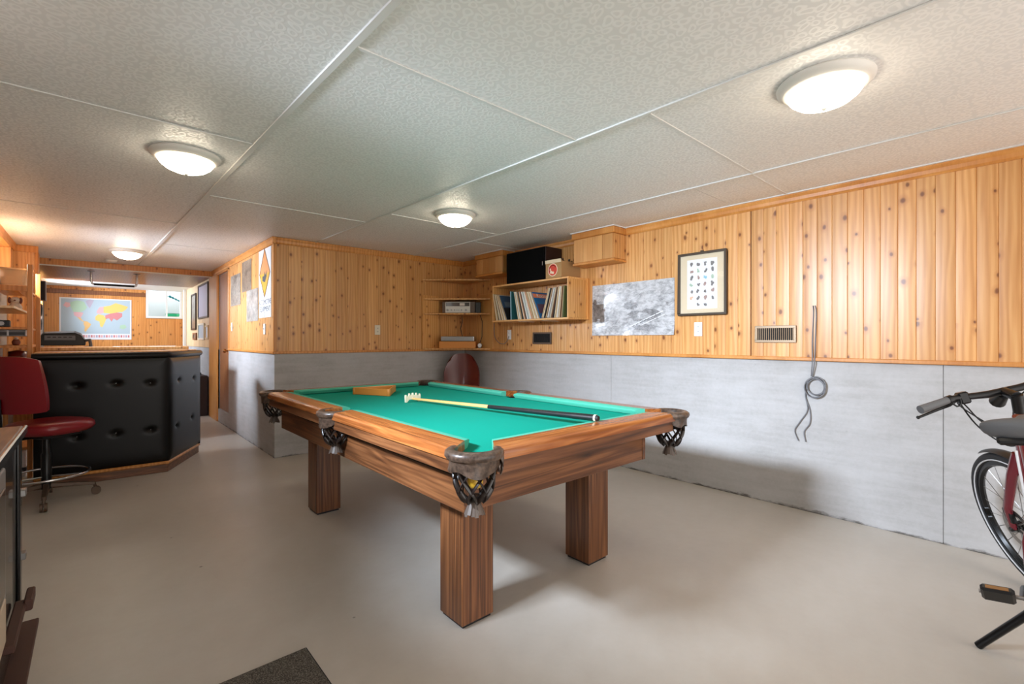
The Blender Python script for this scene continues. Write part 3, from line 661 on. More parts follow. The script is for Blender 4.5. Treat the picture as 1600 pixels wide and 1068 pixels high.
o = cm.build('cable_bundle', 'plastic_black', loc=(bx[0]+.005, bx[2]+.01, sz1-.003)); tag(o, 'tangle of black cables poking out of the cardboard box', 'cables')

# ------------------------------------------------------------------ corner shelves with hi-fi
cs = thing('corner_shelf', 'pine corner shelf unit holding the stereo receiver and turntable', 'shelf', (3.6, 5.05, L))
A2, B2, C2 = (3.12, YB-.012), (XR-.012, YB-.012), (XR-.012, 4.64)
for z in (1.965, 1.722, 1.534, 1.086):
    MB().prism([A2, C2, B2], z, z+.020).build('shelf_board', 'shelf_pine', cs, bevel=.002, world=True)
MB().box(3.115, 3.36, YB-.020, YB-.010, L+.026, 1.78).build('side_board', 'shelf_pine', cs, bevel=.002, world=True)
MB().box(XR-.020, XR-.010, 4.60, 4.86, L+.026, 1.80).build('side_board', 'shelf_pine', cs, bevel=.002, world=True)
yaw = -R(41.65)
rx = thing('stereo_receiver', 'silver-faced stereo receiver with walnut ends on the corner shelf', 'receiver', (3.50, 4.975, 1.554), yaw)
MB().box(-.205, .215, .012, .22, .004, .150).build('case', 'walnut_case', rx, bevel=.003)
MB().box(-.165, .155, -.002, .012, .006, .146).build('faceplate', 'receiver_silver', rx, bevel=.002)
MB().box(-.155, .145, -.005, -.001, .090, .138).build('dial_window', 'receiver_dial', rx, bevel=.001)
MB().box(.02, .085, -.0062, -.004, .098, .130).build('lit_dial', 'cover_white', rx)
for i, x in enumerate((-.135, -.085, -.045, .045, .10)): MB().cyl((x, -.001, .040), (x, -.018, .040), .014 if i in (0, 4) else .010, n=14).build('knob', 'steel', rx, smooth=40)
for x in (-.02, -.005, .01): MB().box(x-.004, x+.004, -.010, -.001, .034, .046).build('push_button', 'steel', rx)
ad = MB().box(-.033, .033, 0, .06, .0, .140).build('amplifier_box', 'plastic_black', loc=(3.690, 4.805, 1.5545), rot=(0, 0, yaw), bevel=.003); tag(ad, 'small black box standing right of the stereo receiver', 'electronics')
tt = thing('turntable', 'wooden turntable with silver dust cover on the lowest corner shelf', 'turntable', (3.455, 4.915, 1.1065), yaw)
MB().box(-.235, .225, -.035, .25, .0, .088).build('plinth', 'rack_wood', tt, bevel=.003)
MB().box(-.215, .205, -.020, .24, .0885, .150).build('dust_cover', 'dust_cover', tt, bevel=.006, seg=2)
MB().box(-.218, .208, -.024, .244, .088, .094).build('cover_rim', 'plastic_black', tt)
ck = thing('round_clock', 'small round silver clock beside the turntable', 'clock', (3.697, 4.780, 1.1065), yaw)
MB().cyl((0, 0, .036), (0, .02, .036), .030, n=20).build('clock_case', 'steel', ck, smooth=40, bevel=.003); MB().cyl((0, -.002, .036), (0, .0, .036), .024, n=20).build('clock_face', 'paper', ck); MB().box(-.02, .02, 0, .02, 0, .008).build('clock_foot', 'steel', ck)
wc = MB().tube([(3.60, 5.03, 1.53), (3.61, 5.04, 1.44), (3.59, 5.05, 1.36), (3.61, 5.04, 1.27), (3.60, 5.02, 1.20), (3.64, 4.98, 1.13), (3.68, 4.95, 1.112)], .005, 6).tube([(3.69, 4.95, 1.70), (3.73, 4.86, 1.62), (3.755, 4.80, 1.45), (3.75, 4.80, 1.25), (3.72, 4.84, 1.112)], .004, 6)
tag(wc.build('audio_cables', 'plastic_black', smooth=60), 'thin black audio cables hanging behind the corner shelves', 'cables')

# ------------------------------------------------------------------ red shell chair under the corner shelves
sc = thing('shell_chair', 'dark maroon vinyl bucket chair tucked under the corner shelves', 'chair', (3.375, 4.755, 0), yaw+R(180))
def shell(u, v):
    a = (u-.5)*2
    if v < .5:   # seat front to seat back
        s = v/.5; wdt = .21+.02*s
        return (a*wdt, .20-.36*s, .44-.03*s+.05*a*a*(.4+s)-.02*(1-s)**3)
    s = (v-.5)/.5; wdt = .23*(1-.30*max(0, s-.55)**2/.2)
    return (a*wdt, -.16-.11*s+.075*a*a*(1-.3*s), .41+.05*a*a*(1-s)*1.4+.625*s-.075*abs(a)**4*s*s)
MB().grid(shell, 20, 32).build('shell', 'maroon_vinyl', sc, smooth=70, solid=.028)
for sx_ in (-1, 1):
    for sy_ in (-1, 1): MB().tube([(sx_*.13, sy_*.10-.02, .40), (sx_*.22, sy_*.20-.02, .0)], [.012, .009], 10).build('leg', 'chrome', sc, smooth=50)
MB().box(-.14, .14, -.13, .09, .385, .405).build('seat_plate', 'black_metal', sc, bevel=.003)

# ------------------------------------------------------------------ wall fittings and pictures on the right wall
def plate(name, label, loc, rot, holes, mat='switch_white'):
    """wall plate in local XZ, front towards -Y"""
    o = thing(name, label, 'outlet' if holes else 'switch', loc, rot)
    MB().box(-.035, .035, -.006, 0, -.058, .058).build('cover_plate', mat, o, bevel=.003)
    if holes:
        for z in (-.02, .02):
            s = MB().lathe([(.0005, 0), (.015, 0), (.015, .003), (.0005, .003)], n=16).xf(Matrix.Translation((0, -.006, z)) @ Matrix.Rotation(PI/2, 4, 'X')).build('socket', mat, o)
            MB().box(-.007, -.004, -.0096, -.0088, z-.004, z+.006).box(.004, .007, -.0096, -.0088, z-.004, z+.006).build('slot', 'register_dark', s)
    else:
        MB().box(-.005, .005, -.016, -.005, -.004, .012).build('toggle', mat, o, bevel=.001); MB().box(-.008, .008, -.0075, -.005, -.016, .016).build('toggle_frame', mat, o)
    return o
RW = -PI/2           # local -Y faces -X
plate('wall_outlet', 'white wall outlet on the pine boards below the framed print', (XR-.019, 1.90, 1.304), RW, True)
plate('wall_outlet', 'white wall outlet below the left end of the record shelf', (XR-.019, 4.28, 1.275), RW, True)
plate('wall_outlet', 'ivory wall outlet on the back wall boards behind the pool table', (2.516, YB-.003, 1.330), 0, True, 'switch_ivory')
plate('light_switch', 'pale light switch on the passage wall beside the brown door', (XC-.003, 7.18, 1.385), RW, False, 'switch_ivory')
plate('light_switch', 'white switch plate below the diamond sign poster', (XC-.003, 5.585, 1.33), RW, False)
pc = MB().tube(curve([(XR-.03, 4.28, 1.255), (XR-.05, 4.29, 1.20), (XR-.04, 4.36, 1.165), (XR-.03, 4.47, 1.18), (XR-.03, 4.55, 1.26), (XR-.03, 4.56, 1.42)]), .004, 6)
tag(pc.build('power_cord', 'plastic_grey', smooth=60), 'grey power cord looping from the outlet to the corner shelves', 'cord')
def register(label, y0, y1, z0, z1, mat, nb):
    o = thing('floor_register', label, 'vent', (XR-.018, (y0+y1)/2, (z0+z1)/2), RW); o.name = 'wall_register'
    wd, hh = (y1-y0)/2, (z1-z0)/2; fr = .018
    f = MB().box(-wd, wd, -.012, 0, hh-fr, hh).box(-wd, wd, -.012, 0, -hh, -hh+fr).box(-wd, -wd+fr, -.012, 0, -hh+fr, hh-fr).box(wd-fr, wd, -.012, 0, -hh+fr, hh-fr)
    f.build('frame', 'dull_brown_metal' if mat == 'register_dark' else mat, o, bevel=.002); MB().box(-wd+fr, wd-fr, -.003, 0, -hh+fr, hh-fr).build('duct_back', 'register_dark', o)
    me = MB().box(-.0022, .0022, -.010, -.003, -hh+fr, hh-fr).mesh('slat', M[mat])
    for i in range(nb): link('slat', me, o, ((-wd+fr)+(2*(wd-fr))*(i+.5)/nb, 0, 0), (0, 0, R(20)))
register('tan metal wall vent with vertical slats left of the hanging cable', 1.167, 1.447, 1.196, 1.321, 'register_metal', 18)
register('dark metal wall vent under the record shelf', 3.577, 3.869, 1.166, 1.299, 'register_dark', 16)
pts = [(XR-.022, 1.062, 1.455), (XR-.020, 1.060, 1.40), (XR-.022, 1.066, 1.2), (XR-.032, 1.064, 1.07), (XR-.018, 1.075, .96)]
pts = curve(pts); cab = MB().tube(pts, .0038, 6).tube([(p[0], p[1]-.012-.006*math.sin(i/6), p[2]) for i, p in enumerate(pts)], .0038, 6)
for k in range(5):
    r_ = .062+.008*math.sin(k*2.1); cab.tube([(XR-.012-.004*k, 1.048+.006*math.sin(k*1.7)+r_*.92*math.cos(2*PI*i/28), .888+.008*math.cos(k*2.3)+r_*math.sin(2*PI*i/28)) for i in range(28)], .0038, 6, closed=True)
for (q, e) in ((.03, 1.145), (0, 1.10)): cab.tube(curve([(XR-.012, 1.100+q*.3, .90), (XR-.012, 1.112, .82), (XR-.010, 1.085+q*.5, .72), (XR-.012, e-.015+q*.6, .63), (XR-.012, e+.020+q*.5, .565), (XR-.012, e+.012, .495)]), .0038, 6)
tag(cab.build('hanging_cable', 'cable_grey', smooth=60), 'grey cable coiled in a loop hanging from the pine wall', 'cable')
# train photograph, a thin glossy sheet curling at its lower edge
ph = thing('photo_poster', 'large glossy black and white train photograph pinned to the pine wall', 'poster', (XR-.020, 2.561, 1.258), RW)
def sheet(u, v): return ((u-.5)*.896, -.002-.010*max(0, .25-v)**1.5*8*(.6+.4*math.sin(u*14))-.004*math.sin(u*9+v*3)*(1-v), v*.497)
MB().grid(sheet, 40, 20).build('print', 'photo_train', ph, smooth=80, solid=.0008)
def on_sheet(p): q = sheet(p[0], p[1]); return (q[0], q[1]-.0014, q[2])
def strip(name, mat, pts, w): 
    mb = MB()
    for (u0, v0), (u1, v1) in zip(pts[:-1], pts[1:]):
        dx, dv = (u1-u0), (v1-v0); l_ = math.hypot(dx, dv); nx, nv = -dv/l_*w, dx/l_*w; N_ = 8
        for i in range(N_):
            a, b = i/N_, (i+1)/N_
            mb.add([on_sheet((u0+dx*a-nx, v0+dv*a-nv)), on_sheet((u0+dx*b-nx, v0+dv*b-nv)), on_sheet((u0+dx*b+nx, v0+dv*b+nv)), on_sheet((u0+dx*a+nx, v0+dv*a+nv))], [(0, 1, 2, 3)])
    return mb.build(name, mat, ph)
strip('printed_crowd', 'photo_crowd', [(.088, .27), (.088, .62)], .080)
def blob(name, mat, cu, cv, ru, rv, seed, n=22):
    rnd = random.Random(seed); pts = []
    for k in range(n):
        a = 2*PI*k/n; q = rnd.uniform(.72, 1.12); pts.append(on_sheet((cu+ru*q*math.cos(a), cv+rv*q*math.sin(a))))
    MB().add(pts, [tuple(range(n))]).build(name, mat, ph)
blob('printed_trees', 'photo_crowd', .035, .62, .03, .13, 3); blob('printed_people', 'photo_crowd', .13, .52, .05, .10, 4)
blob('printed_locomotive', 'photo_train_dark', .66, .36, .20, .12, 5); blob('printed_cab', 'photo_train_dark', .50, .56, .09, .08, 6); blob('printed_ballast', 'photo_train_dark', .68, .14, .16, .07, 8)
for k in range(8): strip('printed_sleeper', 'print_dark', [(.53+.042*k, .16+.030*k), (.57+.040*k, .22+.024*k)], .006)
strip('printed_rail', 'print_lite', [(.49, .16), (.88, .43)], .008); strip('printed_rail', 'print_lite', [(.55, .13), (.90, .37)], .006)
# framed print of small figures
fp = thing('picture_frame', 'framed print of many small coloured figures in a dark frame on the pine wall', 'picture', (XR-.020, 1.864, 1.417), RW)
fw, fh = .207, .525
f = MB().box(-fw, fw, -.026, 0, fh-.020, fh).box(-fw, fw, -.026, 0, 0, .020).box(-fw, -fw+.020, -.026, 0, .02, fh-.02).box(fw-.020, fw, -.026, 0, .02, fh-.02)
f.build('frame', 'frame_dark', fp, bevel=.004)
MB().box(-fw+.018, fw-.018, -.010, -.004, .018, fh-.018).build('mat_board', 'mat_board', fp)
MB().box(-.128, .128, -.0108, -.0098, .055, fh-.058).build('print_sheet', 'paper', fp)
MB().box(-fw+.02, fw-.02, -.0170, -.0160, .02, fh-.02).build('glazing', 'picture_glass', fp)
MB().box(-.012, .012, -.012, 0, fh, fh+.012).build('hanger', 'frame_dark', fp)
icm = ['ink', 'ink', 'ink', 'ink', 'ink_brown', 'ink_green', 'ink', 'ink', 'ink', 'ink_brown', 'ink_blue', 'ink_green', 'ink_green', 'ink', 'ink_brown', 'ink', 'ink', 'ink', 'ink', 'ink_brown', 'ink_orange', 'ink', 'ink_brown', 'ink', 'ink', 'ink']
spots = [(c, r_) for r_ in range(6) for c in range(4)]+[(1, 6), (2, 6)]
for i, (c, r_) in enumerate(spots):
    random.seed(100+i); cx_i, cz_i = -.090+.060*c, fh-.098-.056*r_; mb = MB()
    for k in range(4):
        ang = random.uniform(0, 6.28); rr_ = random.uniform(.003, .012); s_ = random.uniform(.007, .012)
        px, pz = cx_i+rr_*math.cos(ang), cz_i+rr_*math.sin(ang)*1.2
        nn = random.choice((3, 4, 5, 6)); poly = [(px+s_*math.cos(6.283*j/nn+ang), pz+s_*1.25*math.sin(6.283*j/nn+ang)) for j in range(nn)]
        mb.add([(x, -.0112-.0001*k, z) for x, z in poly], [tuple(range(nn))])
    mb.build('printed_figure', icm[i], fp)
random.seed(7)

# ------------------------------------------------------------------ posters and frames on the passage wall
def flat(name, label, cat, y0, y1, z0, z1, mat, th=.0012, x=XC-.003, group=None):
    o = thing(name, label, cat, (x, (y0+y1)/2, z0), RW, group)
    MB().box(-(y1-y0)/2, (y1-y0)/2, -th, 0, 0, z1-z0).build('sheet', mat, o)
    return o
dp = flat('sign_poster', 'white poster with a yellow and orange diamond sign and grey lettering', 'poster', 5.335, 5.815, 1.455, 2.195, 'paper')
MB().add([(-.20, -.0016, .475), (0, -.0016, .225), (.20, -.0016, .475)], [(0, 1, 2)]).add([(-.20, -.0016, .475), (.20, -.0016, .475), (.0, -.0016, .30)], []).build('diamond_lower', 'sign_yellow', dp)
MB().add([(-.20, -.0016, .475), (.20, -.0016, .475), (0, -.0016, .735)], [(0, 1, 2)]).build('diamond_upper', 'sign_orange', dp)
MB().tube([(-.205, -.001, .475), (0, -.001, .218), (.205, -.001, .475), (0, -.001, .738)], .005, 4, closed=True).build('diamond_border', 'sign_edge', dp)
MB().add([(-.09, -.002, .40), (.01, -.002, .38), (.07, -.002, .44), (.07, -.002, .51), (.03, -.002, .455), (0, -.002, .50), (-.03, -.002, .45), (-.09, -.002, .45)], [tuple(range(8))]).build('diamond_symbol', 'lettering_grey', dp)
for tx, z, s_ in (('AUTOMOTIVE', .165, .075), ('EQUIPMENT', .09, .078), ('3', .03, .07)): link('lettering', text_mesh(tx, s_, 'lettering_grey'), dp, (0, -.0016, z), (R(90), 0, 0))
flat('photo_print', 'sepia photo print of a hillside, nearest the brown door', 'photo', 6.70, 7.25, 1.66, 2.06, 'photo_hills')
flat('photo_print', 'upper photo print of rocky ground left of the diamond sign', 'photo', 6.16, 6.62, 1.80, 2.17, 'photo_rock')
flat('photo_print', 'lower photo print of tall bare trees left of the diamond sign', 'photo', 5.86, 6.38, 1.43, 1.80, 'photo_forest')
def small_frame(label, y0, y1, z0, z1, fm, inner):
    o = thing('picture_frame', label, 'picture', (XC-.003, (y0+y1)/2, z0), RW); wd = (y1-y0)/2; hh = z1-z0; b_ = .03
    MB().box(-wd, wd, -.02, 0, 0, b_).box(-wd, wd, -.02, 0, hh-b_, hh).box(-wd, -wd+b_, -.02, 0, b_, hh-b_).box(wd-b_, wd, -.02, 0, b_, hh-b_).build('frame', fm, o, bevel=.003)
    MB().box(-wd+.02, wd-.02, -.008, 0, .02, hh-.02).build('print', inner, o)
small_frame('narrow dark framed picture furthest down the passage wall', 10.07, 10.6, 1.39, 2.05, 'frame_dark', 'photo_rock')
small_frame('large dark-edged pale picture nearest the post on the passage wall', 8.87, 9.82, 1.57, 2.15, 'frame_dark', 'map_purple')
small_frame('pale blue certificate in a light frame on the passage wall', 9.22, 9.80, 1.21, 1.49, 'switch_ivory', 'map_sea')
small_frame('tiny brown square frame on the far passage wall', 10.03, 10.39, 1.21, 1.335, 'door_brown', 'photo_rock')
small_frame('pale slim frame beside the pine post on the passage wall', 8.85, 9.10, 1.22, 1.45, 'pine_pale', 'paper')
dc = thing('storage_case', 'tall dark brown case standing on the floor against the passage wall', 'case', (1.30, 9.10, 0))
MB().box(-.075, .075, -.24, .24, 0, .64).build('case_body', 'dark_case', dc, bevel=.015, seg=2); MB().tube([(0, -.08, .64), (0, -.07, .675), (0, .07, .675), (0, .08, .64)], .009, 8).build('handle', 'plastic_black', dc, smooth=50)

# ------------------------------------------------------------------ far room: map, pull-up bar, treadmill, speaker, stand
mp = thing('world_map', 'large coloured world map poster on the far pine wall', 'map', (.052, YF-.005, 1.215))
MB().box(-.512, .512, -.001, 0, 0, .775).build('border', 'paper', mp); MB().box(-.49, .49, -.0018, -.001, .11, .755).build('sea', 'map_sea', mp)
def land(name, mat, pts):
    MB().add([(-.49+.98*u, -.0024, .11+.645*v) for u, v in pts], [tuple(range(len(pts)))]).build(name, mat, mp)
land('alaska', 'map_pink', [(.03, .80), (.06, .90), (.12, .88), (.13, .78), (.08, .74)])
land('canada', 'map_green', [(.13, .78), (.13, .90), (.22, .96), (.32, .92), (.36, .76), (.33, .68), (.27, .62), (.17, .62)])
land('united_states', 'map_pink', [(.17, .62), (.27, .62), (.31, .60), (.29, .52), (.27, .46), (.22, .48), (.18, .52)])
land('greenland', 'map_purple', [(.34, .95), (.40, 1.0), (.46, .98), (.43, .85), (.40, .74), (.37, .82)])
land('central_america', 'map_orange', [(.22, .48), (.27, .46), (.30, .38), (.33, .36), (.31, .34), (.26, .40)])
land('south_america', 'map_orange', [(.32, .36), (.36, .36), (.42, .28), (.40, .20), (.37, .14), (.34, .04), (.32, .10), (.33, .20), (.31, .28)])
land('africa', 'map_yellow', [(.48, .50), (.52, .57), (.60, .55), (.64, .44), (.61, .30), (.58, .19), (.55, .22), (.54, .36), (.48, .40)])
land('europe', 'map_pink', [(.50, .60), (.50, .66), (.54, .78), (.60, .80), (.60, .62), (.55, .58)])
land('russia', 'map_yellow', [(.60, .62), (.60, .80), (.70, .84), (.78, .92), (.90, .86), (.97, .82), (.94, .74), (.88, .66), (.80, .64), (.70, .60)])
land('asia', 'map_red', [(.62, .54), (.70, .60), (.80, .64), (.88, .62), (.88, .52), (.80, .40), (.75, .46), (.72, .36), (.68, .46), (.63, .44)])
land('australia', 'map_green', [(.85, .26), (.92, .28), (.95, .20), (.90, .14), (.84, .17)])
for i in range(22): MB().box(-.30+.036*i, -.30+.036*i+.026, -.0016, -.001, .04, .085).build('flag_swatch', ['map_red', 'map_pink', 'map_purple'][i % 3], mp)
pb = thing('pull_up_bar', 'chrome pull-up bar hanging from the soffit behind the bar', 'pull-up bar', (.235, 9.0, 2.19))
for sx_ in (-.255, .255):
    MB().lathe([(.002, 0), (.045, 0), (.045, -.006), (.014, -.010), (.013, -.012)], (sx_, 0, 0), 20).build('flange', 'steel', pb, smooth=40)
    MB().tube([(sx_, 0, -.006), (sx_, 0, -.14), (sx_*.96, 0, -.172), (sx_*.86, 0, -.182)], .014, 10).build('hanger', 'chrome', pb, smooth=50)
MB().tube([(-.225, 0, -.182), (.225, 0, -.182)], .015, 12).build('grip_bar', 'rubber', pb, smooth=50)
tm_ = thing('treadmill', 'black treadmill with grey console standing behind the bar', 'treadmill', (-.30, 9.35, 0))
MB().box(-.30, .30, -.10, 1.30, .06, .16).build('deck', 'plastic_black', tm_, bevel=.02); 
for sx_ in (-.26, .24): MB().tube([(sx_, .0, .12), (sx_, .02, 1.12)], .03, 10).build('upright', 'plastic_grey', tm_, smooth=50)
MB().sweep([(-.26, 0), (-.26, .12), (-.22, .17), (.10, .185), (.17, .15), (.22, .05), (.22, 0)], [((0, -.10, 1.13), (1,0,0), (0,.15,1)), ((0, .10, 1.16), (1,0,0), (0,.15,1))]).build('console', 'plastic_black', tm_, bevel=.01)
MB().box(-.21, .11, -.094, -.085, 1.205, 1.275).build('console_panel', 'plastic_grey', tm_, bevel=.004)
for i in range(5): MB().box(-.18+.055*i, -.145+.055*i, -.098, -.093, 1.245, 1.255).build('console_button', 'plastic_black', tm_)
MB().tube([(.20, -.02, 1.20), (.265, -.05, 1.21), (.275, -.16, 1.14), (.27, -.18, 1.04)], .02, 10).build('handrail', 'plastic_grey', tm_, smooth=50)
ws_ = thing('wall_speaker', 'small brown speaker high on the left wall in the far room', 'speaker', (XL+.065, 10.0, 1.80))
MB().box(-.065, .065, -.10, .10, 0, .29).build('cabinet', 'walnut_case', ws_, bevel=.004); MB().box(-.055, .055, -.108, -.10, .01, .28).build('grille_cloth', 'dark_case', ws_, bevel=.003)
st = thing('floor_stand', 'slim silver floor stand with a black head by the left wall in the far room', 'stand', (-.585, 9.75, 0))
MB().lathe([(.002, 0), (.07, 0), (.07, .012), (.012, .03), (.010, 1.50), (.002, 1.50)], n=16).build('pole', 'steel', st, smooth=40)
MB().lathe([(.002, 1.35), (.02, 1.36), (.028, 1.45), (.018, 1.54), (.030, 1.60), (.034, 1.68), (.022, 1.74), (.002, 1.75)], n=16).build('head', 'plastic_black', st, smooth=60)
MB().lathe([(.014, 1.50), (.026, 1.52), (.026, 1.56), (.014, 1.58)], n=16).build('collar', 'chrome', st, smooth=40)
# outside the far window
wlw = struct(MB().box(.5, 1.8, 12.55, 12.6, 1.3, 2.6).box(.5, 1.8, YF+.2, 12.55, 1.40, 1.60).build('wall_window_well', 'well_grey'), 'grey window well outside the far window')
ct = thing('green_container', 'bright green plastic tub outside the far window', 'tub', (1.27, 12.33, 1.601))
MB().lathe([(.09, 0), (.12, .14), (.13, .14), (.13, .16), (.11, .16), (.10, .03), (.002, .03)], n=20).build('tub_body', 'green_plastic', ct, smooth=40)
MB().tube([(-.13, 0, .15), (-.10, -.05, .17), (.10, -.05, .17), (.13, 0, .15)], .006, 6).build('handle', 'plastic_grey', ct, smooth=50)
tw = thing('leafy_twig', 'teal drooping twig outside the far window', 'plant', (1.30, 12.40, 1.60))
MB().tube([(.18, 0, 0), (.19, 0, .30), (.12, 0, .44), (0, 0, .50), (-.14, 0, .55)], [.01, .01, .009, .008, .005], 6).build('stem', 'foliage_teal', tw)
for i in range(5): MB().add([(-.10+.05*i, 0, .54-.025*i), (-.07+.05*i, -.02, .56-.03*i), (-.02+.05*i, 0, .515-.03*i), (-.07+.05*i, .01, .50-.02*i)], [(0, 1, 2, 3)]).build('leaf', 'foliage_teal', tw, solid=.003)

# ------------------------------------------------------------------ bar with tufted black vinyl
br = thing('bar_counter', 'black button-tufted vinyl bar with angled end and wooden kick base', 'bar', (.2, 5.6, 0))
F0, F1, F2, F3 = Vector((-.36, 5.40)), Vector((.52, 5.36)), Vector((.86, 6.06)), Vector((.66, 6.20))
poly = [(-.36, 5.43), (.505, 5.39), (.83, 6.05), (.66, 6.18), (.34, 5.86), (-.36, 5.86)]
MB().prism(poly, .10, 1.085).build('body', 'black_vinyl', br, world=True)
def panel(a, b, n_out, btn, name):
    d = (b-a); ln = d.length; d = d.normalized()
    def fn(u, v):
        s = u*ln; z = .10+v*.965; off = .018*(1-max(abs(2*u-1)**14, abs(2*v-1)**14))
        for bs, bz in btn:
            q = ((s-bs)**2/(.036**2)+(z-bz)**2/(.022**2)); off -= .015*math.exp(-q)
            q2 = ((s-bs)**2/(.013**2)+(z-bz)**2/(.013**2)); off -= .010*math.exp(-q2)
        p = a+d*s+n_out*off; return (p.x, p.y, z)
    o = MB().grid(fn, max(24, int(ln*90)), 80).build(name, 'black_vinyl', br, smooth=80, solid=.004, world=True)
    for bs, bz in btn:
        p = a+d*bs-n_out*.012
        bb = MB().lathe([(.0085*math.sin(PI*i/8)+1e-4, -.0085*math.cos(PI*i/8)) for i in range(9)], (p.x, p.y, bz), 12)
        bb.build('button', 'steel', o, smooth=60, world=True)
n1 = Vector((F1.y-F0.y, -(F1.x-F0.x))).normalized(); n2 = Vector((F2.y-F1.y, -(F2.x-F1.x))).normalized()
panel(F0, F1, n1, [(.26, .83), (.51, .835), (.75, .825), (.26, .40), (.51, .40), (.752, .40)], 'tufted_panel')
panel(F1, F2, n2, [(.20, .83), (.58, .82), (.155, .40), (.53, .42)], 'tufted_panel')
roll = [(-.37, 5.405, 1.075), (.50, 5.365, 1.075), (.53, 5.385, 1.075), (.86, 6.05, 1.075), (.845, 6.09, 1.075), (.67, 6.21, 1.075)]
MB().tube(roll, .030, 12).build('edge_roll', 'black_vinyl', br, smooth=50, world=True)
MB().tube([(.845, 6.05, .10), (.845, 6.05, 1.06)], .022, 10).build('end_piping', 'black_vinyl', br, smooth=50, world=True)
MB().prism([(-.36, 5.43), (.51, 5.39), (.835, 6.05), (.67, 6.19), (.33, 5.90), (-.36, 5.90)], 1.085, 1.112).build('counter_top', 'shelf_pine', br, bevel=.004, world=True)
MB().prism([(-.36, 5.385), (.525, 5.345), (.87, 6.065), (.66, 6.215), (.33, 5.88), (-.36, 5.88)], .072, .10).build('base_lip', 'pine_trim', br, bevel=.008, world=True)
MB().prism([(-.36, 5.40), (.517, 5.36), (.855, 6.06), (.66, 6.20), (.33, 5.87), (-.36, 5.87)], 0, .074).build('kick_base', 'oak_x', br, bevel=.003, world=True)
bc = thing('back_counter', 'low cabinet with a tan wooden top behind the tufted bar', 'counter', (.2, 7.1, 0))
MB().box(-.44, .86, 6.82, 7.38, 1.10, 1.135).build('counter_top', 'shelf_pine', bc, bevel=.004, world=True)
MB().box(-.42, .84, 6.86, 7.36, .08, 1.10).build('cabinet_body', 'pine_orange', bc, world=True); MB().box(-.40, .82, 6.90, 7.34, 0, .08).build('toe_kick', 'dark_case', bc, world=True)
for x in (-.40, .015, .43): 
    d_ = MB().box(x, x+.395, 6.842, 6.86, .12, 1.07).build('cabinet_door', 'pine_trim', bc, bevel=.004, world=True); MB().lathe([(.002, 0), (.008, 0), (.007, .012), (.014, .02), (.002, .026)], n=12).xf(Matrix.Translation((x+.36, 6.842, .9)) @ Matrix.Rotation(PI/2, 4, 'X')).build('knob', 'brass', d_, smooth=40, world=True)
for i, (x, y, rz, lb) in enumerate(((.33, 7.02, .3, 'white sheet of paper lying on the back counter, left of the other'), (.62, 7.05, -.2, 'white sheet of paper lying on the back counter, nearest its right end'))):
    o = MB().box(-.14, .14, -.10, .10, 0, .004).build('paper_sheet', 'paper', loc=(x, y, 1.1355), rot=(0, 0, rz)); tag(o, lb, 'paper')

# ------------------------------------------------------------------ red swivel stools
def stool(loc, rz, label):
    """faces local +Y"""
    o = thing('swivel_stool', label, 'stool', loc, rz, 'red swivel stools')
    MB().lathe([(.002, .515), (.185, .515), (.222, .530), (.238, .556), (.235, .582), (.212, .603), (.16, .612), (.08, .606), (.002, .604)], (0, .03, 0), 40, ex=2.7, sx=1.0, sy=.96).build('seat', 'red_vinyl', o, smooth=60)
    MB().box(-.13, .13, -.11, .15, .492, .516).build('seat_plate', 'black_metal', o, bevel=.004)
    def bk(u, v):
        a = (u-.5)*2; wdt = .255-.055*v**2-.02*(1-v)**4
        k = abs(a)**4
        z = .70+.40*v - .05*k*(v-.35) 
        return (a*wdt, -.225-.03*v+.085*a*a, z)
    MB().grid(bk, 24, 16).build('backrest', 'red_vinyl', o, smooth=80, solid=-.045, bevel=0)
    MB().tube([(0, -.06, .50), (0, -.20, .50), (0, -.272, .55), (0, -.285, .80)], .016, 8, flat=.6).build('back_bracket', 'black_metal', o, smooth=50)
    MB().lathe([(.002, .10), (.030, .10), (.030, .36), (.022, .37), (.022, .495), (.002, .495)], n=20).build('column', 'black_metal', o, smooth=40)
    fr = MB().tube([(.245*math.cos(2*PI*k/36), .245*math.sin(2*PI*k/36), .205) for k in range(36)], .0095, 8, closed=True).build('foot_ring', 'chrome', o, smooth=60)
    for k in range(3):
        a = 2*PI*k/3+.4; MB().tube([(.028*math.cos(a), .028*math.sin(a), .19), (.243*math.cos(a), .243*math.sin(a), .205)], .007, 6).build('spoke', 'chrome', fr, smooth=50)
    for k in range(4):
        a = PI/2*k+R(-36.9)+PI/2-rz+R(36.9); c, s_ = math.cos(a), math.sin(a)
        lg = MB().sweep([(-.019, -.016), (.019, -.016), (.016, .016), (-.016, .016)], [((.02*c, .02*s_, .125), (-s_, c, 0), (0,0,1)), ((.275*c, .275*s_, .088), (-s_*.8, c*.8, 0), (0,0,.8))]).build('leg', 'dull_brown_metal', o, bevel=.004)
        cs_ = MB().cyl((.28*c-s_*.020, .28*s_+c*.020, .030), (.28*c-s_*.004, .28*s_+c*.004, .030), .030, n=18).cyl((.28*c+s_*.004, .28*s_-c*.004, .030), (.28*c+s_*.020, .28*s_-c*.020, .030), .030, n=18)
        cs_.cyl((.28*c, .28*s_, .03), (.268*c, .268*s_, .095), .010, n=10); cs_.build('caster', 'dull_brown_metal', lg, smooth=40)
    return o
stool((-.262, 4.97, 0), R(-53), 'dark red vinyl swivel stool with chrome foot ring in front of the bar')

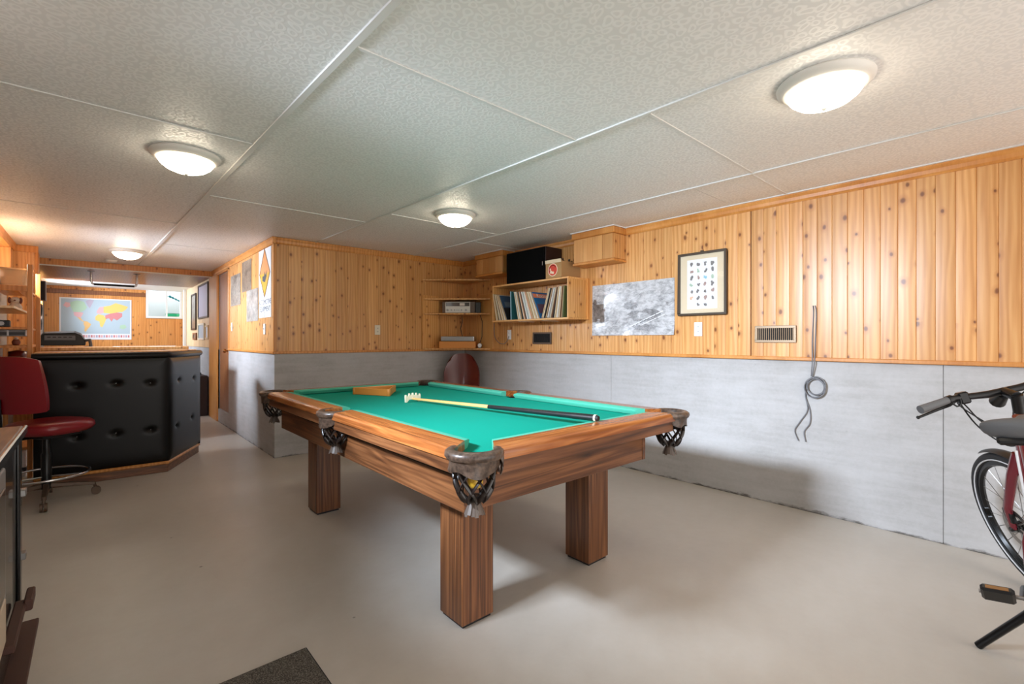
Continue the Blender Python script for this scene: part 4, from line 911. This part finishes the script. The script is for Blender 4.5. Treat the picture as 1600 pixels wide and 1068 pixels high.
# ------------------------------------------------------------------ shelf rack on the left with its odds and ends
rk2 = thing('shelf_rack', 'narrow pine shelf rack along the left wall beside the bar', 'shelf', (-.53, 6.4, 0))
xa, xb = XL+.012, -.400
for y in (5.92, 6.765): MB().box(xb-.033, xb, y, y+.035, 0, 1.88).build('upright', 'pine_trim', rk2, bevel=.002, world=True)
for x0, z1 in ((-.580, 1.145), (xa, .0)):
    if z1: MB().box(x0, x0+.030, 5.925, 5.955, 0, z1).build('upright', 'pine_trim', rk2, bevel=.002, world=True)
for z in (1.652, 1.305, 1.145, .93, .25): MB().box(xa, xb-.034, 5.93, 6.80, z, z+.022).build('shelf_board', 'pine_trim', rk2, bevel=.002, world=True)
MB().box(xa, xb-.034, 5.915, 5.93, 1.640, 1.690).build('front_rail', 'pine_trim', rk2, bevel=.002, world=True)
MB().box(xa, -.445, 5.14, 6.35, 1.455, 1.473).build('loose_board', 'pine_pale', rk2, bevel=.002, world=True)
MB().add([(xb-.034, 5.932, 1.652), (xb-.034, 5.932, 1.585), (xb-.10, 5.932, 1.652)], [(0, 1, 2)]).build('corner_bracket', 'pine_trim', rk2, solid=.018, world=True)
bn = thing('storage_bin', 'beige plastic bin on top of the shelf rack', 'bin', (-.535, 6.24, 1.6745))
MB().lathe([(.088, .0), (.100, .155), (.108, .155), (.108, .17), (.096, .17), (.080, .012), (.002, .012)], n=40, ex=6, sx=1.0, sy=2.6).build('bin_body', 'bin_beige', bn, smooth=30)
MB().tube([(.10, -.20, .15), (.115, -.23, .155), (.115, -.16, .12), (.10, -.15, .10)], .005, 6).build('handle', 'bin_beige', bn, smooth=50)
fg = thing('dog_figurine', 'small white and brown dog figurine on the pale loose board', 'figurine', (-.508, 5.97, 1.4735))
MB().lathe([(.02, 0), (.040, .0), (.044, .03), (.032, .055), (.028, .07), (.002, .08)], n=18).build('body', 'figurine', fg, smooth=60)
MB().lathe([(.030*math.sin(PI*i/8)+1e-4, -.028*math.cos(PI*i/8)) for i in range(9)], (0, -.015, .088), 16).build('head', 'figurine', fg, smooth=60)
for s_ in (-1, 1): MB().lathe([(.012*math.sin(PI*i/6)+1e-4, -.028*math.cos(PI*i/6)) for i in range(7)], (s_*.034, -.012, .086), 10).build('ear', 'figurine_dark', fg, smooth=60)
MB().lathe([(.008*math.sin(PI*i/6)+1e-4, -.006*math.cos(PI*i/6)) for i in range(7)], (0, -.043, .084), 8).build('nose', 'figurine_dark', fg, smooth=60)
cmr = thing('camera_body', 'small black camera with round lens on the shelf rack', 'camera', (-.592, 6.03, 1.3275), R(180))
MB().box(-.05, .05, -.02, .025, 0, .060).build('housing', 'plastic_black', cmr, bevel=.006); MB().cyl((0, .02, .030), (0, .06, .030), .026, n=20).build('lens', 'plastic_black', cmr, smooth=40); MB().cyl((0, .06, .030), (0, .062, .030), .018, n=20).build('lens_glass', 'steel', cmr)
dv = thing('disc_player', 'flat black and silver disc player mounted under a rack shelf', 'electronics', (-.545, 6.10, 1.247))
MB().box(-.100, .100, -.150, .25, 0, .057).build('case', 'plastic_grey', dv, bevel=.003); MB().box(-.096, .096, -.154, -.149, .010, .036).build('front_panel', 'plastic_black', dv); MB().box(-.012, .0, -.157, -.150, .004, .05).build('badge', 'steel', dv)
f2 = thing('bird_figurine', 'small brown and white figurine below the flat disc player', 'figurine', (-.505, 5.99, 1.1675))
MB().lathe([(.016, 0), (.024, .008), (.028, .03), (.018, .05), (.002, .056)], n=16).build('body', 'figurine_dark', f2, smooth=60); MB().lathe([(.014*math.sin(PI*i/8)+1e-4, -.014*math.cos(PI*i/8)) for i in range(9)], (0, 0, .060), 14).build('head', 'figurine', f2, smooth=60); MB().box(-.003, .003, -.022, -.010, .058, .064).build('beak', 'figurine_dark', f2, bevel=.001)
wbx = thing('white_carton', 'white carton with a black band on the floor under the shelf rack', 'box', (-.50, 6.20, 0))
MB().box(-.055, .055, -.20, .20, 0, .22).build('carton', 'paper', wbx, bevel=.003); MB().box(-.057, .057, -.202, .202, .055, .085).build('band', 'plastic_black', wbx); MB().tube([(-.005+.030*math.cos(PI/3*k), -.2025, .15+.030*math.sin(PI/3*k)) for k in range(6)], .003, 4, closed=True).build('hexagon_mark', 'lettering_grey', wbx)
o = MB().lathe([(.04, 0), (.082, .012), (.094, .06), (.090, .12), (.06, .16), (.002, .172)], n=28, sy=1.2).build('round_pouf', 'maroon_vinyl', smooth=60, loc=(-.503, 6.08, .9525)); tag(o, 'dark maroon round cushion on a middle shelf of the rack, behind the stool', 'cushion')

# ------------------------------------------------------------------ cooking range at the left edge
rg = thing('cooking_range', 'old black cooking range with steel-edged top at the left edge', 'range', (-.42, 1.95, 0))
gx0, gx1, gy0, gy1 = XL+.01, -.205, 1.30, 2.50
MB().box(gx0, gx1, gy0, gy1, .16, .872).build('body', 'enamel_black', rg, bevel=.01, world=True)
MB().box(gx0, -.195, gy0-.02, gy1+.025, .874, .898).build('cooktop', 'range_top', rg, bevel=.003, world=True)
MB().box(-.195, -.183, gy0-.02, gy1+.027, .870, .900).build('top_edge', 'chrome', rg, bevel=.004, world=True)
dr = MB().box(gx1, gx1+.016, 1.34, 2.00, .345, .850).build('oven_door', 'enamel_grey', rg, bevel=.012, seg=3, world=True)
MB().box(gx1+.014, gx1+.020, 1.40, 1.95, .50, .80).build('door_glass', 'enamel_black', dr, bevel=.003, world=True)
MB().box(gx1+.014, gx1+.020, 1.40, 1.96, .36, .485).build('door_panel', 'enamel_beige', dr, bevel=.003, world=True)
MB().box(gx1-.002, gx1+.010, 2.44, 2.495, .17, .868).build('corner_post', 'enamel_black', rg, bevel=.004, world=True)
lt = MB().box(gx1+.004, gx1+.034, 2.00, 2.34, .300, .322).box(gx1+.028, gx1+.050, 2.30, 2.42, .292, .330).build('latch_handle', 'rust_brown', rg, bevel=.004, world=True)
for z in (.66, .43): MB().box(gx1+.008, gx1+.022, 2.46, 2.50, z-.012, z+.012).build('hinge', 'steel', rg, bevel=.002, world=True)
MB().box(gx0, gx1+.052, gy0-.01, gy1+.03, .150, .166).build('ash_ledge', 'rust_brown', rg, bevel=.003, world=True)
MB().sweep([(-.5, -.5), (.5, -.5), (.5, .5), (-.5, .5)], [(((gx0+gx1)/2+.01, (gy0+gy1)/2, .002), (gx1-gx0-.04, 0, 0), (0, gy1-gy0-.06, 0)), (((gx0+gx1)/2+.015, (gy0+gy1)/2, .150), (gx1-gx0+.02, 0, 0), (0, gy1-gy0-.01, 0))]).build('plinth', 'enamel_black', rg, world=True)

# ------------------------------------------------------------------ door mat
mt = thing('door_mat', 'dark grey speckled floor mat at the bottom edge', 'mat', (.25, 1.62, 0))
MB().box(-.375, .375, -.305, .305, 0, .010).build('pile', 'mat_weave', mt, bevel=.003); 
MB().box(-.38, .38, -.31, .31, 0, .004).build('backing', 'rubber', mt)

# ------------------------------------------------------------------ bicycle
bk = thing('bicycle', 'maroon city bicycle with grey saddle leaning on its kickstand by the concrete wall', 'bicycle', (2.207, -.097, 0), R(3.5)); bk.rotation_euler = (R(-7), 0, R(3.5))
WR = .348; WB = 1.10
HA = R(69); axd = Vector((-math.cos(HA), 0, math.sin(HA))); AX0 = Vector((WB-.055, 0, WR))
STEER = Matrix.Translation(AX0) @ Matrix.Rotation(R(30), 4, axd) @ Matrix.Translation(-AX0)
def ring(r, tr, c, n=56, m=10, flat=1.0): return MB().tube([(c[0]+r*math.cos(2*PI*k/n), c[1], c[2]+r*math.sin(2*PI*k/n)) for k in range(n)], tr, m, closed=True, flat=flat)
def wheel(c, mtx, name):
    hb = MB().cyl((c[0], -.045, c[2]), (c[0], .045, c[2]), .022, n=16).cyl((c[0], -.035, c[2]), (c[0], -.028, c[2]), .032, n=16).cyl((c[0], .028, c[2]), (c[0], .035, c[2]), .032, n=16).xf(mtx).build(name, 'black_metal', bk, smooth=40)
    ring(WR-.022, .022, c).xf(mtx).build('tyre', 'tyre', hb, smooth=60)
    for sy_ in (-1, 1): ring(WR-.034, .0035, (c[0], sy_*.0185, c[2]), m=6).xf(mtx).build('reflective_stripe', 'reflect_white', hb, smooth=60)
    rm = MB(); n = 56
    for k in range(n): pass
    prof = [(-.010, -.013), (.014, -.010), (.014, .010), (-.010, .013), (-.018, 0)]
    fr = [(Vector((c[0]+(WR-.050)*math.cos(2*PI*k/n), 0, c[2]+(WR-.050)*math.sin(2*PI*k/n))), Vector((math.cos(2*PI*k/n), 0, math.sin(2*PI*k/n))), (0,1,0)) for k in range(n+1)]
    rm.sweep(prof, fr).xf(mtx).build('rim', 'black_metal', hb, smooth=40)
    for k in range(24):
        a = 2*PI*k/24; sgn = 1 if k % 2 else -1; a2 = a+(.9 if (k//2) % 2 else -.9)
        MB().tube([(c[0]+.028*math.cos(a2), sgn*.030, c[2]+.028*math.sin(a2)), (c[0]+(WR-.060)*math.cos(a), 0, c[2]+(WR-.060)*math.sin(a))], .0016, 4).xf(mtx).build('spoke', 'steel', hb)
    rt = MB().lathe([(.066, -.001), (.090, -.001), (.090, .001), (.066, .001), (.066, -.001)], n=40)
    rt.f = rt.f[:-2]
    for k in range(6): a = PI/3*k; rt.tube([(.02*math.cos(a), .02*math.sin(a), 0), (.070*math.cos(a+.5), .070*math.sin(a+.5), 0)], .004, 4)
    rt.xf(mtx @ Matrix.Translation((c[0], .046, c[2])) @ Matrix.Rotation(PI/2, 4, 'X')).build('disc_rotor', 'steel', hb)
wheel((WB, 0, WR), STEER, 'front_wheel'); wheel((0, 0, WR), Matrix.Identity(4), 'rear_wheel')
# steering assembly
crn = AX0+axd*.40; top = AX0+axd*.60
fk = MB()
for s_ in (-1, 1): fk.tube([(WB, s_*.062, WR), (WB-.02, s_*.062, WR+.10), tuple(AX0+axd*.30+Vector((.01, s_*.058, 0))), tuple(crn+Vector((0, s_*.030, 0)))], [.013, .017, .020, .022], 10)
fk.cyl(tuple(crn-axd*.03), tuple(crn+axd*.03), .030, n=14); fk.xf(STEER).build('fork', 'maroon_paint', bk, smooth=50)
MB().cyl((WB, .050, WR), (WB, .078, WR), .012, n=10).box(WB-.03, WB+.01, .050, .072, WR+.03, WR+.10).xf(STEER).build('brake_caliper', 'black_metal', bk, smooth=40, bevel=.003)
stm = top+axd*.085; bar_c = stm+Vector((.075, 0, .015))
MB().tube([tuple(top), tuple(stm)], .021, 14).tube([tuple(stm-axd*.01), tuple(bar_c)], [.022, .019], 12).xf(STEER).build('stem', 'black_metal', bk, smooth=50)
HB = [(bar_c.x-.055, -.335, bar_c.z+.005), (bar_c.x-.015, -.20, bar_c.z+.018), (bar_c.x, -.06, bar_c.z), (bar_c.x, .06, bar_c.z), (bar_c.x-.015, .20, bar_c.z+.018), (bar_c.x-.055, .335, bar_c.z+.005)]
MB().tube(HB, [.0115, .013, .0165, .0165, .013, .0115], 12).xf(STEER).build('handlebar', 'black_metal', bk, smooth=60)
for s_ in (-1, 1):
    g0 = Vector((bar_c.x-.022, s_*.222, bar_c.z+.015)); g1 = Vector((bar_c.x-.058, s_*.350, bar_c.z+.004))
    gp = MB().tube([tuple(g0), tuple(g0.lerp(g1, .5)), tuple(g1)], [.0165, .0180, .0195], 12).xf(STEER).build('grip', 'grey_saddle', bk, smooth=50)
    MB().tube([tuple(g0), tuple(g0+(g0-g1)*.15)], .019, 12).xf(STEER).build('grip_collar', 'black_metal', gp, smooth=40)
    lv = MB().tube([(bar_c.x-.01, s_*.185, bar_c.z+.01), (bar_c.x+.03, s_*.200, bar_c.z-.012), (bar_c.x+.035, s_*.25, bar_c.z-.025), (bar_c.x-.005, s_*.345, bar_c.z-.035)], [.012, .011, .007, .006], 8)
    lv.lathe([(.008*math.sin(PI*i/6)+1e-4, -.008*math.cos(PI*i/6)) for i in range(7)], (bar_c.x-.005, s_*.348, bar_c.z-.035), 8)
    lv.xf(STEER).build('brake_lever', 'black_metal', bk, smooth=50)
    MB().box(bar_c.x-.025, bar_c.x+.015, s_*.155-.02, s_*.155+.02, bar_c.z-.018, bar_c.z+.036).xf(STEER).build('shifter', 'black_metal', bk, bevel=.006)
    MB().tube([(bar_c.x-.02, s_*.19+.018*math.cos(PI*k/5), bar_c.z+.012-.034*math.sin(PI*k/5)) for k in range(6)], .004, 6).xf(STEER).build('shifter_ring', 'black_metal', bk, smooth=50)
for k, (y0, dz, dx) in enumerate(((.17, .10, .10), (.16, .13, .07), (.15, .16, .12), (-.16, .12, .10))):
    MB().tube(curve([(bar_c.x+.02, y0, bar_c.z), (bar_c.x+dx, y0*.75, bar_c.z-.04), (bar_c.x+dx+.03, y0*.45, bar_c.z-dz), (bar_c.x+dx-.03, y0*.15, bar_c.z-dz-.09), (top.x+.05, 0, top.z-.14)]), .0034, 6).xf(STEER).build('brake_cable', 'rubber', bk, smooth=60)
MB().tube([(bar_c.x+.01, .0, bar_c.z-.02), (bar_c.x+.07, .0, bar_c.z-.05)], [.018, .030], 14).xf(STEER).build('headlamp', 'plastic_black', bk, smooth=40)
MB().grid(lambda u, v: tuple(STEER @ Vector((WB+(WR+.018)*math.cos(R(72+50*u)), (v-.5)*.054, WR+(WR+.018)*math.sin(R(72+50*u))-.012*(2*v-1)**2))), 16, 6).build('mudguard', 'plastic_black', bk, smooth=60, solid=.002)
MB().grid(lambda u, v: (-.0+(WR+.02)*math.cos(R(60+130*u)), (v-.5)*.056, WR+(WR+.02)*math.sin(R(60+130*u))-.012*(2*v-1)**2), 24, 6).build('mudguard', 'plastic_black', bk, smooth=60, solid=.002)
# frame
BBp = Vector((.45, 0, .285)); hl = AX0+axd*.44; hu = AX0+axd*.58; stt = Vector((.292, 0, .72))
fm = MB().tube([tuple(hl-axd*.02), tuple(hu)], .026, 14).tube([tuple(hl+axd*.02), tuple(BBp)], [.030, .038], 14).tube([tuple(hu-axd*.02), tuple(BBp.lerp(stt, .55))], [.024, .019], 12).tube([tuple(BBp), tuple(stt)], .019, 12)
fm.cyl((BBp.x, -.06, BBp.z), (BBp.x, .06, BBp.z), .055, n=20)
for s_ in (-1, 1): fm.tube([(BBp.x-.03, s_*.03, BBp.z), (.30, s_*.062, .30), (0, s_*.07, WR)], .012, 8).tube([tuple(stt+Vector((.01, s_*.015, -.06))), (.16, s_*.058, .54), (0, s_*.07, WR)], .010, 8)
fm.build('frame', 'maroon_paint', bk, smooth=50)
MB().tube([tuple(BBp+Vector((.08, .030, .10))), tuple(hl+Vector((-.06, .030, -.02)))], .006, 6).build('cable_housing', 'reflect_white', bk, smooth=50)
MB().tube([tuple(stt), tuple(stt+Vector((-.062, 0, .175)))], .0145, 12).build('seatpost', 'black_metal', bk, smooth=50)
sadx = .235
def sad(u, v):
    t_ = 2*PI*u; x = -.135+.285*v; wd = .122*(1-.80*(max(0, v-.30)/.70)**.75)*min(1, (v+.02)*6)**.5
    z = .932+.012*math.cos(v*5)-.004
    y = wd*math.copysign(abs(math.cos(t_))**.75, math.cos(t_)); q = math.sin(t_)
    return (sadx+x, y, z+(.030 if q > 0 else .052)*math.copysign(abs(q)**.8, q)*min(1, (v+.03)*8)**.5*(1-.45*v))
sm = MB().grid(sad, 28, 18, closed=True); nV = len(sm.v); sm.f += [tuple(range(28))[::-1], tuple(nV-28+k for k in range(28))]
sdl = sm.build('saddle', 'grey_saddle', bk, smooth=70)
MB().tube([(sadx-.10, .05, 0.894), (sadx-.06, .035, 0.873), (sadx+.06, .025, 0.873), (sadx+.12, .012, 0.896)], .0045, 8).tube([(sadx-.10, -.05, 0.894), (sadx-.06, -.035, 0.873), (sadx+.06, -.025, 0.873), (sadx+.12, -.012, 0.896)], .0045, 8).build('saddle_rail', 'steel', sdl, smooth=50)
MB().box(sadx-.13, sadx+.02, -.085, .085, .876, .900).build('saddle_base', 'plastic_black', sdl, bevel=.008)
# drive train
MB().lathe([(.002, -.002), (.085, -.002), (.088, 0), (.085, .002), (.002, .002)], n=36).xf(Matrix.Translation((BBp.x, -.055, BBp.z)) @ Matrix.Rotation(PI/2, 4, 'X')).build('chainring', 'black_metal', bk, smooth=40)
ca = R(172); cv = Vector((math.cos(ca), 0, math.sin(ca)))*.17
for s_, vv in ((1, cv), (-1, -cv)):
    e = BBp+vv
    crk = MB().tube([(BBp.x, s_*.075, BBp.z), (e.x, s_*.085, e.z)], [.016, .012], 8, flat=.7).build('crank', 'black_metal', bk, smooth=50)
    p = MB().box(e.x-.038, e.x+.038, s_*.105 if s_ > 0 else s_*.195, s_*.195 if s_ > 0 else s_*.105, e.z-.014, e.z+.014).xf(Matrix.Translation(e) @ Matrix.Rotation(R(50), 4, 'Y') @ Matrix.Translation(-e)).build('pedal', 'plastic_black', bk, bevel=.008)
    MB().cyl((e.x, s_*.08, e.z), (e.x, s_*.20, e.z), .007, n=10).build('spindle', 'steel', p, smooth=40)
    MB().box(e.x-.041, e.x-.038, s_*.12 if s_ > 0 else s_*.18, s_*.18 if s_ > 0 else s_*.12, e.z-.006, e.z+.006).xf(Matrix.Translation(e) @ Matrix.Rotation(R(50), 4, 'Y') @ Matrix.Translation(-e)).build('reflector', 'sign_edge', p)
lean = R(7)
# kickstand foot is put on the floor: local point whose world height is zero after the lean
fy = .235; fz = fy*math.tan(lean)
MB().tube([(.40, .02, .27), (.405, .07, .22), (.43, fy-.012, fz+.02), (.432, fy, fz+.006)], [.016, .018, .017, .018], 10, flat=.8).build('kickstand', 'black_metal', bk, smooth=50)
